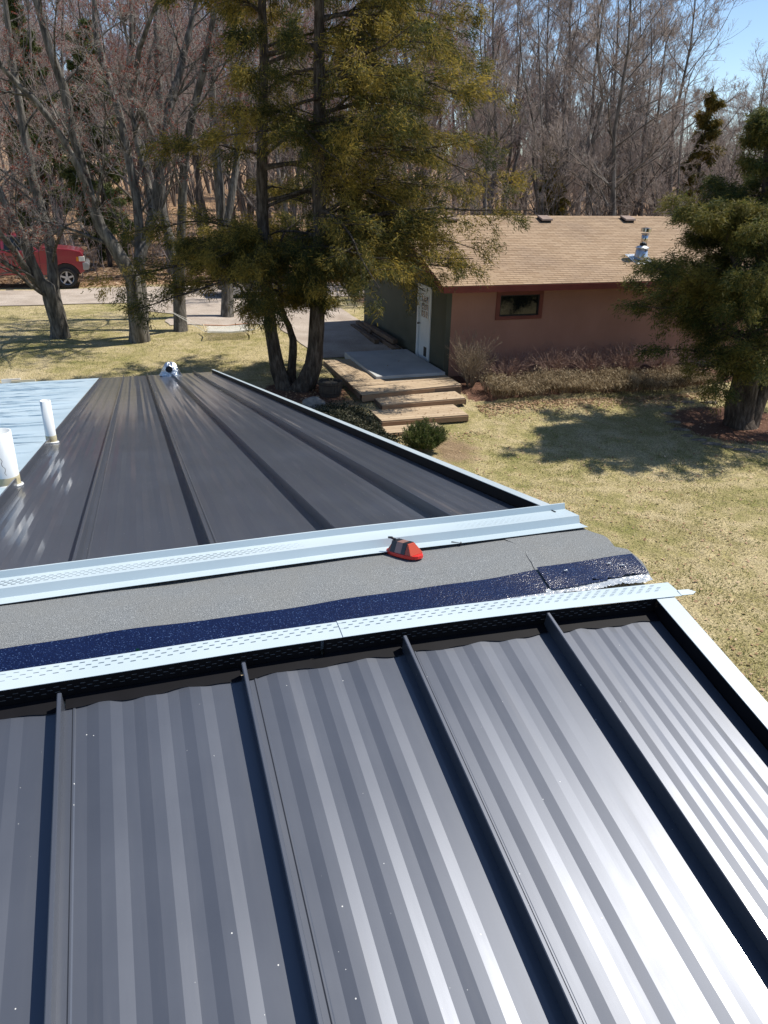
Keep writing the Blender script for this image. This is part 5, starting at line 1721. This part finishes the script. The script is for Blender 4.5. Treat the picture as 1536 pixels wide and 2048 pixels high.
def leaves(name, label, pts, size, seed):
    rng = np.random.default_rng(seed); n_ = len(pts)
    C = np.stack([pts[:, 0], pts[:, 1], ground_z(pts[:, 0], pts[:, 1]) + rng.uniform(.010, .035, n_)], 1)
    t = rng.uniform(0, 6.28, n_); s = rng.uniform(*size, n_)[:, None]
    e1 = np.stack([np.cos(t), np.sin(t), rng.normal(0, .25, n_)], 1) * s; e2 = np.stack([-np.sin(t), np.cos(t), rng.normal(0, .25, n_)], 1) * s * .7
    V = np.stack([C - e1, C - e2 * .9, C + e1, C + e2], 1).reshape(-1, 3)
    link(name, np_mesh(name, V, np.arange(len(V)).reshape(-1, 4)), m_leaflitter, kind='stuff', label=label, cat='leaves')


n_ = 26000; yy = rng.uniform(36, 64, n_); xx = rng.uniform(-.6, .3, n_) * yy; A_, D_ = ad_of(xx, yy); ok = (D_ > 18.4)
leaves('fallen_leaves', 'brown fallen leaves on the woodland floor behind the pickup', np.stack([xx[ok], yy[ok]], 1), (.05, .10), 81)
n_ = 4200; A_ = rng.uniform(-.6, 8.5, n_); D_ = -2.35 - .045 * A_ - np.abs(rng.normal(0, .38, n_))
P_ = np.stack([GC[0] + GL[0] * A_ + GH[0] * D_, GC[1] + GL[1] * A_ + GH[1] * D_], 1)
q_ = gnd(915, 840); P2_ = np.stack([rng.normal(q_[0], .45, 700), rng.normal(q_[1], .7, 700)], 1)
P3_ = np.stack([rng.normal(CEDAR_E[0] + .6, 1.1, 1100), rng.normal(CEDAR_E[1] - .5, .8, 1100)], 1)
yl = rng.uniform(7, 20, 1500); P4_ = np.stack([rng.uniform(.1, .62, 1500) * yl, yl], 1)
PP = np.concatenate([P_, P2_, P3_, P4_]); A_, D_ = ad_of(PP[:, 0], PP[:, 1]); PP = PP[~((A_ > -3.05) & (A_ < -.1) & (D_ > -3.9))]
leaves('fallen_leaves', 'dry leaves drifted along the hedge and over the lawn', PP, (.015, .038), 82)

# a few leaves blown onto the deck and treads
rng = np.random.default_rng(90); vs = []
for (a0, a1, d0, d1, zt, k) in ((-2.9, -.2, -1.55, -.5, DZ, 46), (-2.95, -2.25, -.4, 2.1, DZ, 20), (-2.6, -.4, -2.3, -1.7, -.21, 46), (-2.9, -.8, -3.25, -2.45, -.34, 40), (-2.1, -.25, -.3, 2.6, .0, 26)):
    for _ in range(k):
        c = ga(a0 + (a1 - a0) * rng.uniform() ** .6, rng.uniform(d0, d1), zt + .008); t = rng.uniform(0, 6.28); q_ = rng.uniform(.012, .03)
        e1 = np.array([math.cos(t), math.sin(t), rng.normal(0, .2)]) * q_; e2 = np.array([-math.sin(t), math.cos(t), rng.normal(0, .2)]) * q_ * .7
        vs += [c - e1, c - e2, c + e1, c + e2]
V = np.array(vs); link('fallen_leaves', np_mesh('fallen_leaves', V, np.arange(len(V)).reshape(-1, 4)), m_leaflitter, kind='stuff', label='scattered dry leaves on the deck, steps and patio slab', cat='leaves')
